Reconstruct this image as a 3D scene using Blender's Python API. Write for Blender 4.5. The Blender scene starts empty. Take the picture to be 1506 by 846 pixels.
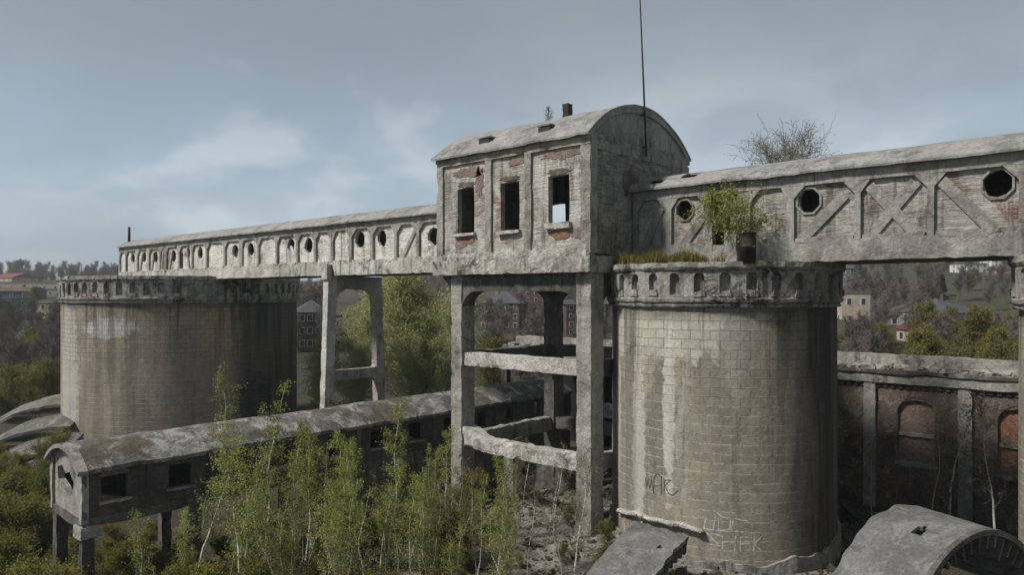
import bpy, bmesh, math, random
from mathutils import Vector, noise, Matrix
R_ = math.radians
sc = bpy.context.scene
col = sc.collection

# ------------------------------------------------------------------ camera frame (world: x along the bridge, y away, z up)
CAM = Vector((18.19, -37.4, 15.0))
FW = Vector((-0.667, 0.745, 0)).normalized()
RT = Vector((FW.y, -FW.x, 0))
FPX = 1075.0
HOR = 432.0

def at(px, depth, z=None, py=None):
    k = (px - 753.0) / FPX
    p = CAM + FW * depth + RT * (k * depth)
    if py is not None:
        z = 15.0 - (py - HOR) * depth / FPX
    return Vector((p.x, p.y, 0 if z is None else z))

def smooth(a, b, v):
    t = min(1, max(0, (v - a) / (b - a)))
    return t * t * (3 - 2 * t)

# ------------------------------------------------------------------ objects
def tag(o, label=None, cat=None, group=None, kind=None):
    if label: o['label'] = label
    if cat: o['category'] = cat
    if group: o['group'] = group
    if kind: o['kind'] = kind
    return o

def empty(name, loc, label, cat, group=None, rz=0):
    o = bpy.data.objects.new(name, None)
    col.objects.link(o)
    o.location = loc
    o.rotation_euler.z = rz
    o.empty_display_size = 0.5
    return tag(o, label, cat, group)

def nz(p, f, seed=0.0):
    return noise.noise_vector(Vector((p[0] * f + seed, p[1] * f + 3.1 * seed, p[2] * f - seed)))

class MB:
    def __init__(s):
        s.v = []; s.f = []
    def add(s, verts, faces):
        o = len(s.v)
        s.v += [Vector(p) for p in verts]
        s.f += [tuple(i + o for i in f) for f in faces]
    def box(s, x0, x1, y0, y1, z0, z1):
        s.add([(x0, y0, z0), (x1, y0, z0), (x1, y1, z0), (x0, y1, z0), (x0, y0, z1), (x1, y0, z1), (x1, y1, z1), (x0, y1, z1)],
              [(0, 3, 2, 1), (4, 5, 6, 7), (0, 1, 5, 4), (1, 2, 6, 5), (2, 3, 7, 6), (3, 0, 4, 7)])
    def rbox(s, x0, x1, y0, y1, z0, z1, step=0.3, amp=0.03, freq=1.3, seed=0.0, fn=None):
        n = [max(1, int(round((b - a) / step))) for a, b in ((x0, x1), (y0, y1), (z0, z1))]
        lo = (x0, y0, z0); hi = (x1, y1, z1)
        def P(i, j, k):
            q = Vector((lo[0] + (hi[0] - lo[0]) * i / n[0], lo[1] + (hi[1] - lo[1]) * j / n[1], lo[2] + (hi[2] - lo[2]) * k / n[2]))
            nb = (i in (0, n[0])) + (j in (0, n[1])) + (k in (0, n[2]))
            if nb >= 2 and amp > 0.02:
                ch = max(0.0, noise.noise(Vector((q.x * 2.1 + seed, q.y * 2.1, q.z * 2.1 + 3))) - 0.15) * (0.26 if (hi[2] - lo[2]) < 3 and max(hi[0] - lo[0], hi[1] - lo[1]) < 13 else 0.16)
                ch = min(ch, 0.3 * min(hi[0] - lo[0], hi[1] - lo[1], hi[2] - lo[2]))
                for ax, (ii, nn) in enumerate(((i, n[0]), (j, n[1]), (k, n[2]))):
                    if ii == 0: q[ax] += ch * 0.7
                    elif ii == nn: q[ax] -= ch * 0.7
            if fn: q = fn(q)
            return q + nz(q, freq, seed) * amp + nz(q, freq * 3.3, seed + 7) * amp * 0.45
        idx = {}
        def V(i, j, k):
            t = (i, j, k)
            if t not in idx:
                idx[t] = len(s.v); s.v.append(P(i, j, k))
            return idx[t]
        for i in range(n[0]):
            for j in range(n[1]):
                s.f.append((V(i, j, 0), V(i, j + 1, 0), V(i + 1, j + 1, 0), V(i + 1, j, 0)))
                s.f.append((V(i, j, n[2]), V(i + 1, j, n[2]), V(i + 1, j + 1, n[2]), V(i, j + 1, n[2])))
            for k in range(n[2]):
                s.f.append((V(i, 0, k), V(i + 1, 0, k), V(i + 1, 0, k + 1), V(i, 0, k + 1)))
                s.f.append((V(i, n[1], k), V(i, n[1], k + 1), V(i + 1, n[1], k + 1), V(i + 1, n[1], k)))
        for j in range(n[1]):
            for k in range(n[2]):
                s.f.append((V(0, j, k), V(0, j, k + 1), V(0, j + 1, k + 1), V(0, j + 1, k)))
                s.f.append((V(n[0], j, k), V(n[0], j + 1, k), V(n[0], j + 1, k + 1), V(n[0], j, k + 1)))
    def prism(s, pts, fn, d0, d1):
        # polygon pts (u, v) extruded between d0 and d1; fn(u, v, d) -> point
        n = len(pts)
        s.add([fn(u, v, d0) for u, v in pts] + [fn(u, v, d1) for u, v in pts],
              [tuple(range(n)), tuple(range(2 * n - 1, n - 1, -1))] +
              [(i, i + n, (i + 1) % n + n, (i + 1) % n) for i in range(n)])
    def hole_panel(s, r, hole, fn, d0, d1):
        # rectangle r=(u0,u1,v0,v1) with polygon hole, between depths d0 (front) and d1
        u0, u1, v0, v1 = r
        cu = sum(p[0] for p in hole) / len(hole); cv = sum(p[1] for p in hole) / len(hole)
        def side(p):
            du, dv = p[0] - cu, p[1] - cv
            best = None
            for t, nm in (((u1 - cu) / du if du > 1e-9 else 1e9, 0), ((v1 - cv) / dv if dv > 1e-9 else 1e9, 1),
                          ((u0 - cu) / du if du < -1e-9 else 1e9, 2), ((v0 - cv) / dv if dv < -1e-9 else 1e9, 3)):
                if best is None or t < best[0]: best = (t, nm)
            return (cu + du * best[0], cv + dv * best[0]), best[1]
        cor = [(u1, v1), (u0, v1), (u0, v0), (u1, v0)]
        n = len(hole)
        for i in range(n):
            a, b = hole[i], hole[(i + 1) % n]
            A, sa = side(a); B, sb = side(b)
            poly = [a, A]
            k = sa
            while k != sb:
                poly.append(cor[k]); k = (k + 1) % 4
            poly += [B, b]
            m = len(poly)
            s.add([fn(u, v, d0) for u, v in poly] + [fn(u, v, d1) for u, v in poly], [tuple(range(m)), tuple(range(2 * m - 1, m - 1, -1))])
            s.add([fn(*a, d0), fn(*b, d0), fn(*b, d1), fn(*a, d1)], [(0, 1, 2, 3)])
    def tube(s, p0, p1, r0, r1, n=5, cap=False):
        p0 = Vector(p0); p1 = Vector(p1)
        d = (p1 - p0)
        if d.length < 1e-6: return
        d.normalize()
        a = d.orthogonal().normalized(); b = d.cross(a)
        vs = []
        for p, r in ((p0, r0), (p1, r1)):
            for i in range(n):
                t = 2 * math.pi * i / n
                vs.append(p + a * (r * math.cos(t)) + b * (r * math.sin(t)))
        fs = [(i, (i + 1) % n, (i + 1) % n + n, i + n) for i in range(n)]
        if cap: fs += [tuple(range(n - 1, -1, -1)), tuple(range(n, 2 * n))]
        s.add(vs, fs)
    def path(s, pts, w, h=None, n=4):
        for a, b in zip(pts[:-1], pts[1:]): s.tube(a, b, w, w, n, True)
    def lathe(s, prof, n=96, amp=0.0, freq=1.0, cx=0, cy=0, closed=False):
        o = len(s.v); m = len(prof)
        for i in range(n):
            t = 2 * math.pi * i / n
            for r, z in prof:
                p = Vector((cx + r * math.cos(t), cy + r * math.sin(t), z))
                if amp: p += nz(p, freq) * amp + nz(p, freq * 3.1, 5) * amp * 0.5
                s.v.append(p)
        for i in range(n):
            k = (i + 1) % n
            for j in range(m if closed else m - 1):
                s.f.append((o + i * m + j, o + k * m + j, o + k * m + (j + 1) % m, o + i * m + (j + 1) % m))
    def sheet(s, nu, nv, fn, thick=None, skip=None, nrm=None):
        # grid surface fn(a,b) a,b in 0..1 ; thick: vector fn giving underside
        o = len(s.v); W = nv + 1
        for i in range(nu + 1):
            for j in range(nv + 1):
                s.v.append(Vector(fn(i / nu, j / nv)))
        keep = [(i, j) for i in range(nu) for j in range(nv) if not (skip and skip(i / nu, j / nv))]
        ks = set(keep)
        for i, j in keep:
            s.f.append((o + i * W + j, o + (i + 1) * W + j, o + (i + 1) * W + j + 1, o + i * W + j + 1))
        if thick is not None:
            o2 = len(s.v)
            for q in range((nu + 1) * W):
                i, j = divmod(q, W)
                s.v.append(s.v[o + q] + Vector(thick(i / nu, j / nv)))
            for i, j in keep:
                s.f.append((o2 + i * W + j, o2 + i * W + j + 1, o2 + (i + 1) * W + j + 1, o2 + (i + 1) * W + j))
                for (di, dj, a, b) in ((-1, 0, (0, 0), (0, 1)), (1, 0, (1, 1), (1, 0)), (0, -1, (1, 0), (0, 0)), (0, 1, (0, 1), (1, 1))):
                    if (i + di, j + dj) not in ks:
                        p = (i + a[0]) * W + j + a[1]; q = (i + b[0]) * W + j + b[1]
                        s.f.append((o + p, o + q, o2 + q, o2 + p))
    def build(s, name, mat, parent=None, smooth_=False, org=None):
        me = bpy.data.meshes.new(name)
        base = Vector((0, 0, 0)) if org is None else Vector(org)
        if parent is not None and org is None:
            q = parent
            while q is not None:
                base = base + Vector(q.location); q = q.parent
        me.from_pydata([tuple(p - base) for p in s.v], [], s.f)
        bm = bmesh.new(); bm.from_mesh(me)
        bmesh.ops.recalc_face_normals(bm, faces=bm.faces)
        bm.to_mesh(me); bm.free()
        me.materials.append(mat)
        if smooth_:
            for p in me.polygons: p.use_smooth = True
        o = bpy.data.objects.new(name, me)
        col.objects.link(o)
        if parent is not None: o.parent = parent
        elif org is not None: o.location = base
        return o

# ------------------------------------------------------------------ materials
class NT:
    def __init__(s, name):
        s.m = bpy.data.materials.new(name); s.m.use_nodes = True
        s.t = s.m.node_tree; s.t.nodes.clear()
        s.out = s.t.nodes.new('ShaderNodeOutputMaterial')
        s.tc = s.t.nodes.new('ShaderNodeTexCoord')
        s.obj = s.tc.outputs['Object']
    def new(s, typ, **kw):
        n = s.t.nodes.new(typ)
        for k, v in kw.items(): setattr(n, k, v)
        return n
    def put(s, sock, v):
        if v is None: return
        if hasattr(v, 'links') or isinstance(v, bpy.types.NodeSocket): s.t.links.new(v, sock)
        else:
            if isinstance(v, (tuple, list)) and len(v) == 3 and sock.type == 'RGBA': v = (*v, 1)
            sock.default_value = v
    def noise(s, vec, scale, detail=5, rough=0.6, dist=0.0):
        n = s.new('ShaderNodeTexNoise'); s.put(n.inputs['Vector'], vec)
        n.inputs['Scale'].default_value = scale; n.inputs['Detail'].default_value = detail
        n.inputs['Roughness'].default_value = rough; n.inputs['Distortion'].default_value = dist
        return n.outputs['Fac']
    def map(s, vec, scale=(1, 1, 1), loc=(0, 0, 0)):
        n = s.new('ShaderNodeMapping'); s.put(n.inputs['Vector'], vec)
        n.inputs['Scale'].default_value = scale; n.inputs['Location'].default_value = loc
        return n.outputs[0]
    def ramp(s, fac, a, b, va=0.0, vb=1.0):
        n = s.new('ShaderNodeMapRange', interpolation_type='SMOOTHSTEP'); s.put(n.inputs[0], fac)
        for i, v in ((1, a), (2, b), (3, va), (4, vb)): n.inputs[i].default_value = v
        return n.outputs[0]
    def mix(s, fac, a, b, blend='MIX'):
        n = s.new('ShaderNodeMix', data_type='RGBA', blend_type=blend)
        s.put(n.inputs[0], fac); s.put(n.inputs[6], a); s.put(n.inputs[7], b)
        return n.outputs[2]
    def math(s, op, a, b=None, c=None):
        n = s.new('ShaderNodeMath', operation=op)
        s.put(n.inputs[0], a)
        if b is not None: s.put(n.inputs[1], b)
        if c is not None: s.put(n.inputs[2], c)
        return n.outputs[0]
    def sep(s, vec):
        n = s.new('ShaderNodeSeparateXYZ'); s.put(n.inputs[0], vec); return n.outputs
    def comb(s, x, y, z):
        n = s.new('ShaderNodeCombineXYZ')
        for i, v in enumerate((x, y, z)): s.put(n.inputs[i], v)
        return n.outputs[0]
    def bump(s, h, strength=0.5, dist=0.05, nrm=None):
        n = s.new('ShaderNodeBump'); s.put(n.inputs['Height'], h)
        n.inputs['Strength'].default_value = strength; n.inputs['Distance'].default_value = dist
        if nrm is not None: s.put(n.inputs['Normal'], nrm)
        return n.outputs[0]
    def brick(s, vec, bw, rh, mortar, c1, c2, cm, smooth_=0.1):
        n = s.new('ShaderNodeTexBrick'); s.put(n.inputs['Vector'], vec)
        n.inputs['Scale'].default_value = 1.0; n.inputs['Brick Width'].default_value = bw; n.inputs['Row Height'].default_value = rh
        n.inputs['Mortar Size'].default_value = mortar; n.inputs['Mortar Smooth'].default_value = smooth_
        s.put(n.inputs['Color1'], c1); s.put(n.inputs['Color2'], c2); s.put(n.inputs['Mortar'], cm)
        return n.outputs['Color'], n.outputs['Fac']
    def end(s, color, nrm=None, rough=0.9, spec=0.25):
        b = s.new('ShaderNodeBsdfPrincipled')
        s.put(b.inputs['Base Color'], color); s.put(b.inputs['Roughness'], rough)
        b.inputs['Specular IOR Level'].default_value = spec
        if nrm is not None: s.put(b.inputs['Normal'], nrm)
        s.t.links.new(b.outputs[0], s.out.inputs[0])
        return s.m

def concrete(name, c1, c2, dark=(0.05, 0.047, 0.042), streak=0.55, sp=0.5, bump=0.6, white=0.0, big=0.25, moss=0.0, wcol=(0.50, 0.49, 0.46)):
    t = NT(name); v = t.obj
    big_n = t.noise(v, big, 8, 0.7, 0.6)
    c = t.mix(t.ramp(big_n, 0.42, 0.58), c1, c2)
    if white:
        w = t.noise(t.map(v, (1, 1, 0.6), (9, 3, 1)), 0.9, 9, 0.74, 0.8)
        c = t.mix(t.math('MULTIPLY', t.ramp(w, 0.50, 0.56), white), c, wcol)
    med = t.noise(v, 1.1, 9, 0.76, 0.5)
    zone = t.ramp(t.noise(t.map(v, (1, 1, 1), (2, 5, 11)), 0.22, 5, 0.6, 0.4), 0.44, 0.60, 0.25, 1.25)
    c = t.mix(t.math('MULTIPLY', t.math('MULTIPLY', t.ramp(med, 0.51, 0.60), zone), sp), c, dark)
    st = t.noise(t.map(v, (1.9, 1.9, 0.13)), 1.0, 8, 0.7, 0.3)
    c = t.mix(t.math('MULTIPLY', t.math('MULTIPLY', t.ramp(st, 0.49, 0.60), zone), streak), c, dark)
    if moss:
        g = t.noise(t.map(v, (1, 1, 1), (4, 8, 2)), 0.30, 8, 0.72, 0.5)
        c = t.mix(t.math('MULTIPLY', t.ramp(g, 0.5, 0.57), moss), c, (0.085, 0.07, 0.042))
    fine = t.noise(v, 7, 8, 0.78)
    c = t.mix(0.5, c, t.mix(t.ramp(fine, 0.34, 0.66), (0.5, 0.5, 0.5), (1.4, 1.4, 1.4)), 'MULTIPLY')
    h = t.math('ADD', t.math('MULTIPLY', med, 1.6), t.math('MULTIPLY', fine, 0.7))
    return t.end(c, t.bump(h, bump, 0.15))

def infill(name, plaster, plaster2, red=0.35, bump=0.8, big=0.5, course=0.5, rl=0.54):
    # rendered brick: thin uneven courses, render lost in patches down to red brick
    t = NT(name); v = t.obj
    x, y, z = t.sep(v)
    wob = t.math('MULTIPLY', t.noise(v, 2.2, 4, 0.6), 0.12)
    uv = t.comb(t.math('ADD', x, y), t.math('ADD', z, wob), 0.0)
    bc, bf = t.brick(uv, 0.27, 0.095, 0.016, (0.25, 0.085, 0.05), (0.16, 0.06, 0.045), (0.26, 0.24, 0.21))
    n1 = t.noise(v, big, 8, 0.72, 0.6)
    n2 = t.noise(t.map(v, (1, 1, 1.3), (5, 2, 7)), 0.5, 9, 0.74, 0.6)
    pl = t.mix(t.ramp(n1, 0.43, 0.57), plaster, plaster2)
    # horizontal course lines, broken and uneven
    cl = t.noise(t.map(v, (1.1, 1.1, 9.5)), 1.0, 5, 0.62, 0.4)
    pl = t.mix(t.math('MULTIPLY', t.ramp(cl, 0.50, 0.62), course), pl, (0.075, 0.07, 0.062))
    med = t.noise(v, 1.3, 9, 0.76, 0.5)
    zone = t.ramp(t.noise(t.map(v, (1, 1, 1), (2, 5, 11)), 0.25, 5, 0.6, 0.4), 0.44, 0.60, 0.2, 1.2)
    pl = t.mix(t.math('MULTIPLY', t.math('MULTIPLY', t.ramp(med, 0.50, 0.61), zone), 0.62), pl, (0.085, 0.08, 0.07))
    c = t.mix(t.math('MULTIPLY', t.ramp(n2, rl, rl + 0.05), red), pl, bc)
    st = t.noise(t.map(v, (2.0, 2.0, 0.15), (3, 1, 0)), 1.0, 8, 0.7, 0.3)
    c = t.mix(t.math('MULTIPLY', t.ramp(st, 0.51, 0.62), 0.55), c, (0.06, 0.055, 0.05))
    fine = t.noise(v, 7, 8, 0.78)
    c = t.mix(0.5, c, t.mix(t.ramp(fine, 0.34, 0.66), (0.5, 0.5, 0.5), (1.35, 1.35, 1.35)), 'MULTIPLY')
    h = t.math('ADD', t.math('MULTIPLY', cl, -1.6), t.math('ADD', t.math('MULTIPLY', med, 1.6), t.math('MULTIPLY', fine, 0.7)))
    return t.end(c, t.bump(h, bump, 0.12))

def brickwall(name, c1, c2, cm, soot_dark=0.6):
    t = NT(name); v = t.obj
    x, y, z = t.sep(v)
    uv = t.comb(t.math('ADD', x, y), z, 0.0)
    bc, bf = t.brick(uv, 0.26, 0.08, 0.012, c1, c2, cm)
    n = t.noise(v, 0.6, 7, 0.7, 0.5)
    c = t.mix(t.math('MULTIPLY', t.ramp(n, 0.42, 0.62), soot_dark), bc, (0.045, 0.04, 0.038))
    w = t.noise(t.map(v, (1, 1, 1), (4, 4, 4)), 1.3, 8, 0.75, 0.3)
    c = t.mix(t.math('MULTIPLY', t.ramp(w, 0.54, 0.62), 0.7), c, (0.33, 0.29, 0.25))
    fine = t.noise(v, 7, 6, 0.75)
    c = t.mix(0.8, c, t.mix(t.ramp(fine, 0.3, 0.7), (0.5, 0.5, 0.5), (1.4, 1.4, 1.4)), 'MULTIPLY')
    h = t.math('ADD', t.math('MULTIPLY', bf, -0.6), t.math('ADD', t.math('MULTIPLY', w, 2.0), fine))
    return t.end(c, t.bump(h, 0.8, 0.09))

def silo_mat(name, rad, c1, c2, az, zt, pale, soot_shade_u, marks, joint=0.4, lime_z=(8.0, 11.0), runs=0.75):
    """block-built drum, 0.45 m courses. u = metres round the drum from bearing az (to the right positive).
    pale=(u0,u1,z0,colA,colB): bleached blocks; sootu=(ua,ub): black soot and wet stain, right-side shade painted in; marks: [(u,z,ru,rz,colour,amount)]"""
    t = NT(name); v = t.obj
    x, y, z = t.sep(v)
    th = t.math('ARCTAN2', t.math('SUBTRACT', t.math('MULTIPLY', y, math.cos(az)), t.math('MULTIPLY', x, math.sin(az))),
                t.math('ADD', t.math('MULTIPLY', x, math.cos(az)), t.math('MULTIPLY', y, math.sin(az))))
    u = t.math('MULTIPLY', th, rad)
    wob = t.math('MULTIPLY', t.math('SUBTRACT', t.noise(v, 1.1, 3, 0.5), 0.5), 0.12)
    uv = t.comb(u, t.math('ADD', z, wob), 0.0)
    flat = t.comb(u, z, 0.0)
    bc, bf = t.brick(uv, 0.92, 0.45, 0.024, (0.9, 0.9, 0.9), (1.08, 1.08, 1.08), (1, 1, 1), 0.25)
    wide = t.noise(t.comb(t.math('MULTIPLY', u, 0.5), t.math('MULTIPLY', z, 0.22), 0.0), 0.7, 8, 0.7, 0.6)
    c = t.mix(t.ramp(wide, 0.42, 0.6), c1, c2)
    edge = t.math('MULTIPLY', t.math('SUBTRACT', t.noise(t.comb(t.math('MULTIPLY', u, 1.0), t.math('MULTIPLY', z, 0.5), 0.0), 0.5, 7, 0.65, 0.3), 0.5), 7.0)
    ue = t.math('ADD', u, t.math('MULTIPLY', edge, 0.6)); ze = t.math('ADD', z, edge)
    m = t.math('MULTIPLY', t.math('MULTIPLY', t.ramp(ue, pale[0], pale[0] + 0.4), t.ramp(ue, pale[1] - 0.3, pale[1], 1, 0)), t.ramp(ze, pale[2], pale[2] + 0.35))
    c = t.mix(t.math('MULTIPLY', m, 0.9), c, t.mix(t.ramp(t.noise(v, 0.8, 6), 0.4, 0.6), pale[3], pale[4]))
    c = t.mix(0.8, c, bc, 'MULTIPLY')
    for (mu, mz, ru, rz, mc, amt) in marks:
        q = t.math('ADD', t.math('POWER', t.math('DIVIDE', t.math('SUBTRACT', u, mu), ru), 2.0), t.math('POWER', t.math('DIVIDE', t.math('SUBTRACT', z, mz), rz), 2.0))
        q = t.math('ADD', q, t.math('MULTIPLY', t.math('SUBTRACT', t.noise(t.map(flat, (1.5, 2, 1), (mu, mz, 0)), 0.9, 7, 0.7), 0.5), 3.4))
        c = t.mix(t.math('MULTIPLY', t.ramp(q, 0.55, 1.1, 1, 0), amt), c, t.mix(0.7, mc, bc, 'MULTIPLY'))
    pm = t.noise(flat, 0.4, 6, 0.7)
    rowf = t.math('FRACT', t.math('DIVIDE', t.math('ADD', z, wob), 0.45))
    hl = t.ramp(t.math('ABSOLUTE', t.math('SUBTRACT', rowf, 0.0)), 0.05, 0.10, 1, 0)
    bl = t.math('MAXIMUM', hl, t.math('MULTIPLY', bf, 0.25))
    lime = t.math('MULTIPLY', bl, t.math('MULTIPLY', t.ramp(pm, 0.38, 0.5), t.ramp(t.noise(uv, 1.8, 4, 0.6), 0.38, 0.52)))
    lime = t.math('MULTIPLY', lime, t.ramp(z, lime_z[0], lime_z[1], 1.0, 0.15))
    c = t.mix(t.math('MULTIPLY', bf, t.math('MULTIPLY', t.ramp(z, lime_z[0] - 1.0, lime_z[1], 0.1, 1.2), joint)), c, (0.06, 0.055, 0.048))
    c = t.mix(t.math('MULTIPLY', lime, t.math('SUBTRACT', 1.0, t.math('MULTIPLY', m, 0.9))), c, (0.44, 0.42, 0.37))
    run = t.noise(t.comb(t.math('MULTIPLY', u, 1.0), t.math('MULTIPLY', z, 0.06), 3.0), 0.8, 8, 0.7, 0.5)
    top = t.ramp(z, zt - 5, zt, 0.0, 1.0)
    c = t.mix(t.math('MULTIPLY', t.ramp(run, 0.50, 0.59), t.math('ADD', 0.32, t.math('MULTIPLY', top, 0.4))), c, (0.055, 0.052, 0.047))
    run2 = t.noise(t.comb(t.math('ADD', t.math('MULTIPLY', u, 0.8), t.math('MULTIPLY', t.noise(uv, 0.7, 4), 0.6)), t.math('MULTIPLY', z, 0.05), 9.0), 0.8, 6, 0.62, 0.4)
    c = t.mix(t.math('MULTIPLY', t.math('MULTIPLY', t.ramp(run2, 0.58, 0.63), t.ramp(u, 0.5, -1.5)), runs), c, (0.40, 0.385, 0.345))
    so = t.ramp(t.math('ADD', u, t.math('MULTIPLY', edge, 0.35)), soot_shade_u[0], soot_shade_u[1])  # soot and wet stain, plus painted shade on the side away from the sun
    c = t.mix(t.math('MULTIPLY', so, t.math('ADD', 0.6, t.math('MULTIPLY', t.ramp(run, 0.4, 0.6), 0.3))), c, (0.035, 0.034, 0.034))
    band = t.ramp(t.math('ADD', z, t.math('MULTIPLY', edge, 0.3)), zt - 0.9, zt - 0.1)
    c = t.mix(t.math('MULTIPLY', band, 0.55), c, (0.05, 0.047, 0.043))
    fine = t.noise(v, 6, 8, 0.78)
    c = t.mix(0.42, c, t.mix(t.ramp(fine, 0.34, 0.66), (0.5, 0.5, 0.5), (1.38, 1.38, 1.38)), 'MULTIPLY')
    h = t.math('ADD', t.math('MULTIPLY', lime, 2.2), t.math('ADD', t.math('MULTIPLY', bf, -0.6), t.math('ADD', t.math('MULTIPLY', fine, 0.6), t.math('MULTIPLY', t.noise(v, 1.4, 7, 0.72), 1.2))))
    return t.end(c, t.bump(h, 0.5, 0.08))

def plain(name, c, var=0.3, rough=0.8, scale=1.5, spec=0.3):
    t = NT(name)
    n = t.noise(t.obj, scale, 6, 0.65)
    k = t.mix(t.ramp(n, 0.3, 0.7), tuple(x * (1 - var) for x in c), tuple(x * (1 + var) for x in c))
    return t.end(k, t.bump(n, 0.3, 0.05), rough, spec)

def leafmat(name, c1, c2, trans=0.45):
    t = NT(name)
    oi = t.new('ShaderNodeObjectInfo').outputs['Random']
    n = t.noise(t.obj, 0.9, 3, 0.6)
    f = t.math('ADD', t.math('MULTIPLY', n, 0.75), t.math('MULTIPLY', oi, 0.35))
    c = t.mix(t.ramp(f, 0.3, 0.75), c1, c2)
    d = t.new('ShaderNodeBsdfDiffuse'); t.put(d.inputs[0], c)
    q = t.new('ShaderNodeBsdfTranslucent'); t.put(q.inputs[0], c)
    mx = t.new('ShaderNodeMixShader'); mx.inputs[0].default_value = trans
    t.t.links.new(d.outputs[0], mx.inputs[1]); t.t.links.new(q.outputs[0], mx.inputs[2])
    t.t.links.new(mx.outputs[0], t.out.inputs[0])
    return t.m

def birchmat(name):
    t = NT(name)
    n = t.noise(t.map(t.obj, (3, 3, 9)), 1.0, 3, 0.6)
    c = t.mix(t.ramp(n, 0.55, 0.65), (0.52, 0.50, 0.45), (0.10, 0.085, 0.075))
    return t.end(c, None, 0.8)

def rubblemat(name):
    t = NT(name); v = t.obj
    a = t.noise(v, 0.25, 7, 0.7, 0.5); b = t.noise(v, 3.0, 8, 0.75); g = t.noise(v, 12, 6, 0.7)
    c = t.mix(t.ramp(a, 0.4, 0.62), (0.19, 0.175, 0.15), (0.34, 0.32, 0.285))
    c = t.mix(t.ramp(b, 0.45, 0.6), c, (0.11, 0.098, 0.08))
    gr = t.noise(t.map(v, (1, 1, 1), (7, 3, 2)), 0.13, 6, 0.7, 0.5)
    c = t.mix(t.math('MULTIPLY', t.ramp(gr, 0.5, 0.62), 0.8), c, (0.055, 0.06, 0.022))
    c = t.mix(0.7, c, t.mix(t.ramp(g, 0.3, 0.7), (0.5, 0.5, 0.5), (1.5, 1.5, 1.5)), 'MULTIPLY')
    return t.end(c, t.bump(t.math('ADD', b, g), 1.0, 0.25))

def groundmat(name):
    t = NT(name); v = t.obj
    x, y, z = t.sep(v)
    a = t.noise(v, 0.02, 8, 0.7, 0.5); b = t.noise(v, 0.5, 8, 0.75)
    c = t.mix(t.ramp(a, 0.4, 0.6), (0.06, 0.052, 0.038), (0.05, 0.055, 0.024))
    c = t.mix(t.ramp(b, 0.4, 0.65), c, (0.045, 0.038, 0.03))
    r2 = t.math('ADD', t.math('POWER', t.math('ADD', x, 3.0), 2.0), t.math('POWER', t.math('ADD', y, 8.0), 2.0))
    near = t.ramp(t.math('ADD', t.math('SQRT', r2), t.math('MULTIPLY', t.noise(v, 0.3, 5), 8.0)), 17, 21, 1, 0)
    rb = t.noise(v, 2.2, 9, 0.8)
    c2 = t.mix(t.ramp(rb, 0.4, 0.62), (0.3, 0.28, 0.245), (0.13, 0.118, 0.098))
    gr = t.noise(t.map(v, (1, 1, 1), (7, 3, 2)), 0.3, 6, 0.7, 0.5)
    c2 = t.mix(t.math('MULTIPLY', t.ramp(gr, 0.52, 0.62), 0.6), c2, (0.06, 0.06, 0.028))
    c = t.mix(near, c, c2)
    return t.end(c, t.bump(t.math('ADD', t.math('MULTIPLY', b, 0.4), rb), 0.8, 0.25))

M = {}
M['conc'] = concrete('pale_concrete', (0.52, 0.505, 0.46), (0.38, 0.365, 0.33), streak=0.5, sp=0.55, white=0.6, wcol=(0.62, 0.60, 0.555))
M['concg'] = concrete('grey_concrete', (0.34, 0.33, 0.30), (0.23, 0.222, 0.203), streak=0.5, sp=0.5, white=0.3)
M['concd'] = concrete('dark_concrete', (0.13, 0.122, 0.112), (0.07, 0.067, 0.062), dark=(0.035, 0.033, 0.03), streak=0.5, sp=0.5, white=0.12)  # dark tone stands in for shade on the structure under the house
M['slab'] = concrete('stained_slab', (0.52, 0.50, 0.455), (0.34, 0.325, 0.295), dark=(0.07, 0.066, 0.06), streak=0.75, sp=0.75, white=0.7, big=0.45, bump=0.9, wcol=(0.60, 0.585, 0.54))
M['corn'] = concrete('rusty_cornice', (0.44, 0.40, 0.32), (0.26, 0.235, 0.19), streak=0.55, sp=0.6, white=0.3, wcol=(0.45, 0.36, 0.22))
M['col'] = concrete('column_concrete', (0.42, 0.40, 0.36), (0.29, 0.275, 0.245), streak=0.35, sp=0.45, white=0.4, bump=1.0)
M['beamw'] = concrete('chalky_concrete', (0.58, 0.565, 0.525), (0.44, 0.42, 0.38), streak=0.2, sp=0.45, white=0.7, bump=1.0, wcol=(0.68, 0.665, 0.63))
M['roof'] = concrete('roof_render', (0.29, 0.285, 0.275), (0.20, 0.198, 0.19), streak=0.0, sp=0.5, white=0.45, big=0.35, wcol=(0.40, 0.395, 0.38))
M['roofd'] = concrete('old_roof_felt', (0.10, 0.098, 0.096), (0.17, 0.166, 0.16), streak=0.0, sp=0.6, white=0.6, big=0.3, moss=0.8, wcol=(0.42, 0.41, 0.395))
M['roofl'] = concrete('mossy_roof_concrete', (0.20, 0.195, 0.18), (0.11, 0.108, 0.10), streak=0.0, sp=0.6, white=0.35, big=0.3, moss=0.6, wcol=(0.34, 0.335, 0.32))
M['shell'] = concrete('shell_concrete', (0.165, 0.165, 0.162), (0.115, 0.114, 0.111), dark=(0.06, 0.058, 0.056), streak=0.0, sp=0.45, white=0.15, bump=0.5)
M['para'] = concrete('parapet_concrete', (0.40, 0.385, 0.345), (0.22, 0.21, 0.19), dark=(0.04, 0.038, 0.034), streak=0.7, sp=0.8, white=0.5, big=0.8, bump=1.0)
M['infL'] = infill('limewashed_infill', (0.72, 0.70, 0.645), (0.57, 0.55, 0.50), red=0.25, course=0.12, rl=0.60, bump=0.6)
M['infR'] = infill('grey_infill', (0.42, 0.405, 0.37), (0.31, 0.30, 0.27), red=0.85, rl=0.55, course=0.28, bump=0.6)
M['infH'] = infill('house_render', (0.52, 0.50, 0.455), (0.36, 0.345, 0.31), red=0.75, course=0.26, rl=0.54, bump=0.6)
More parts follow.
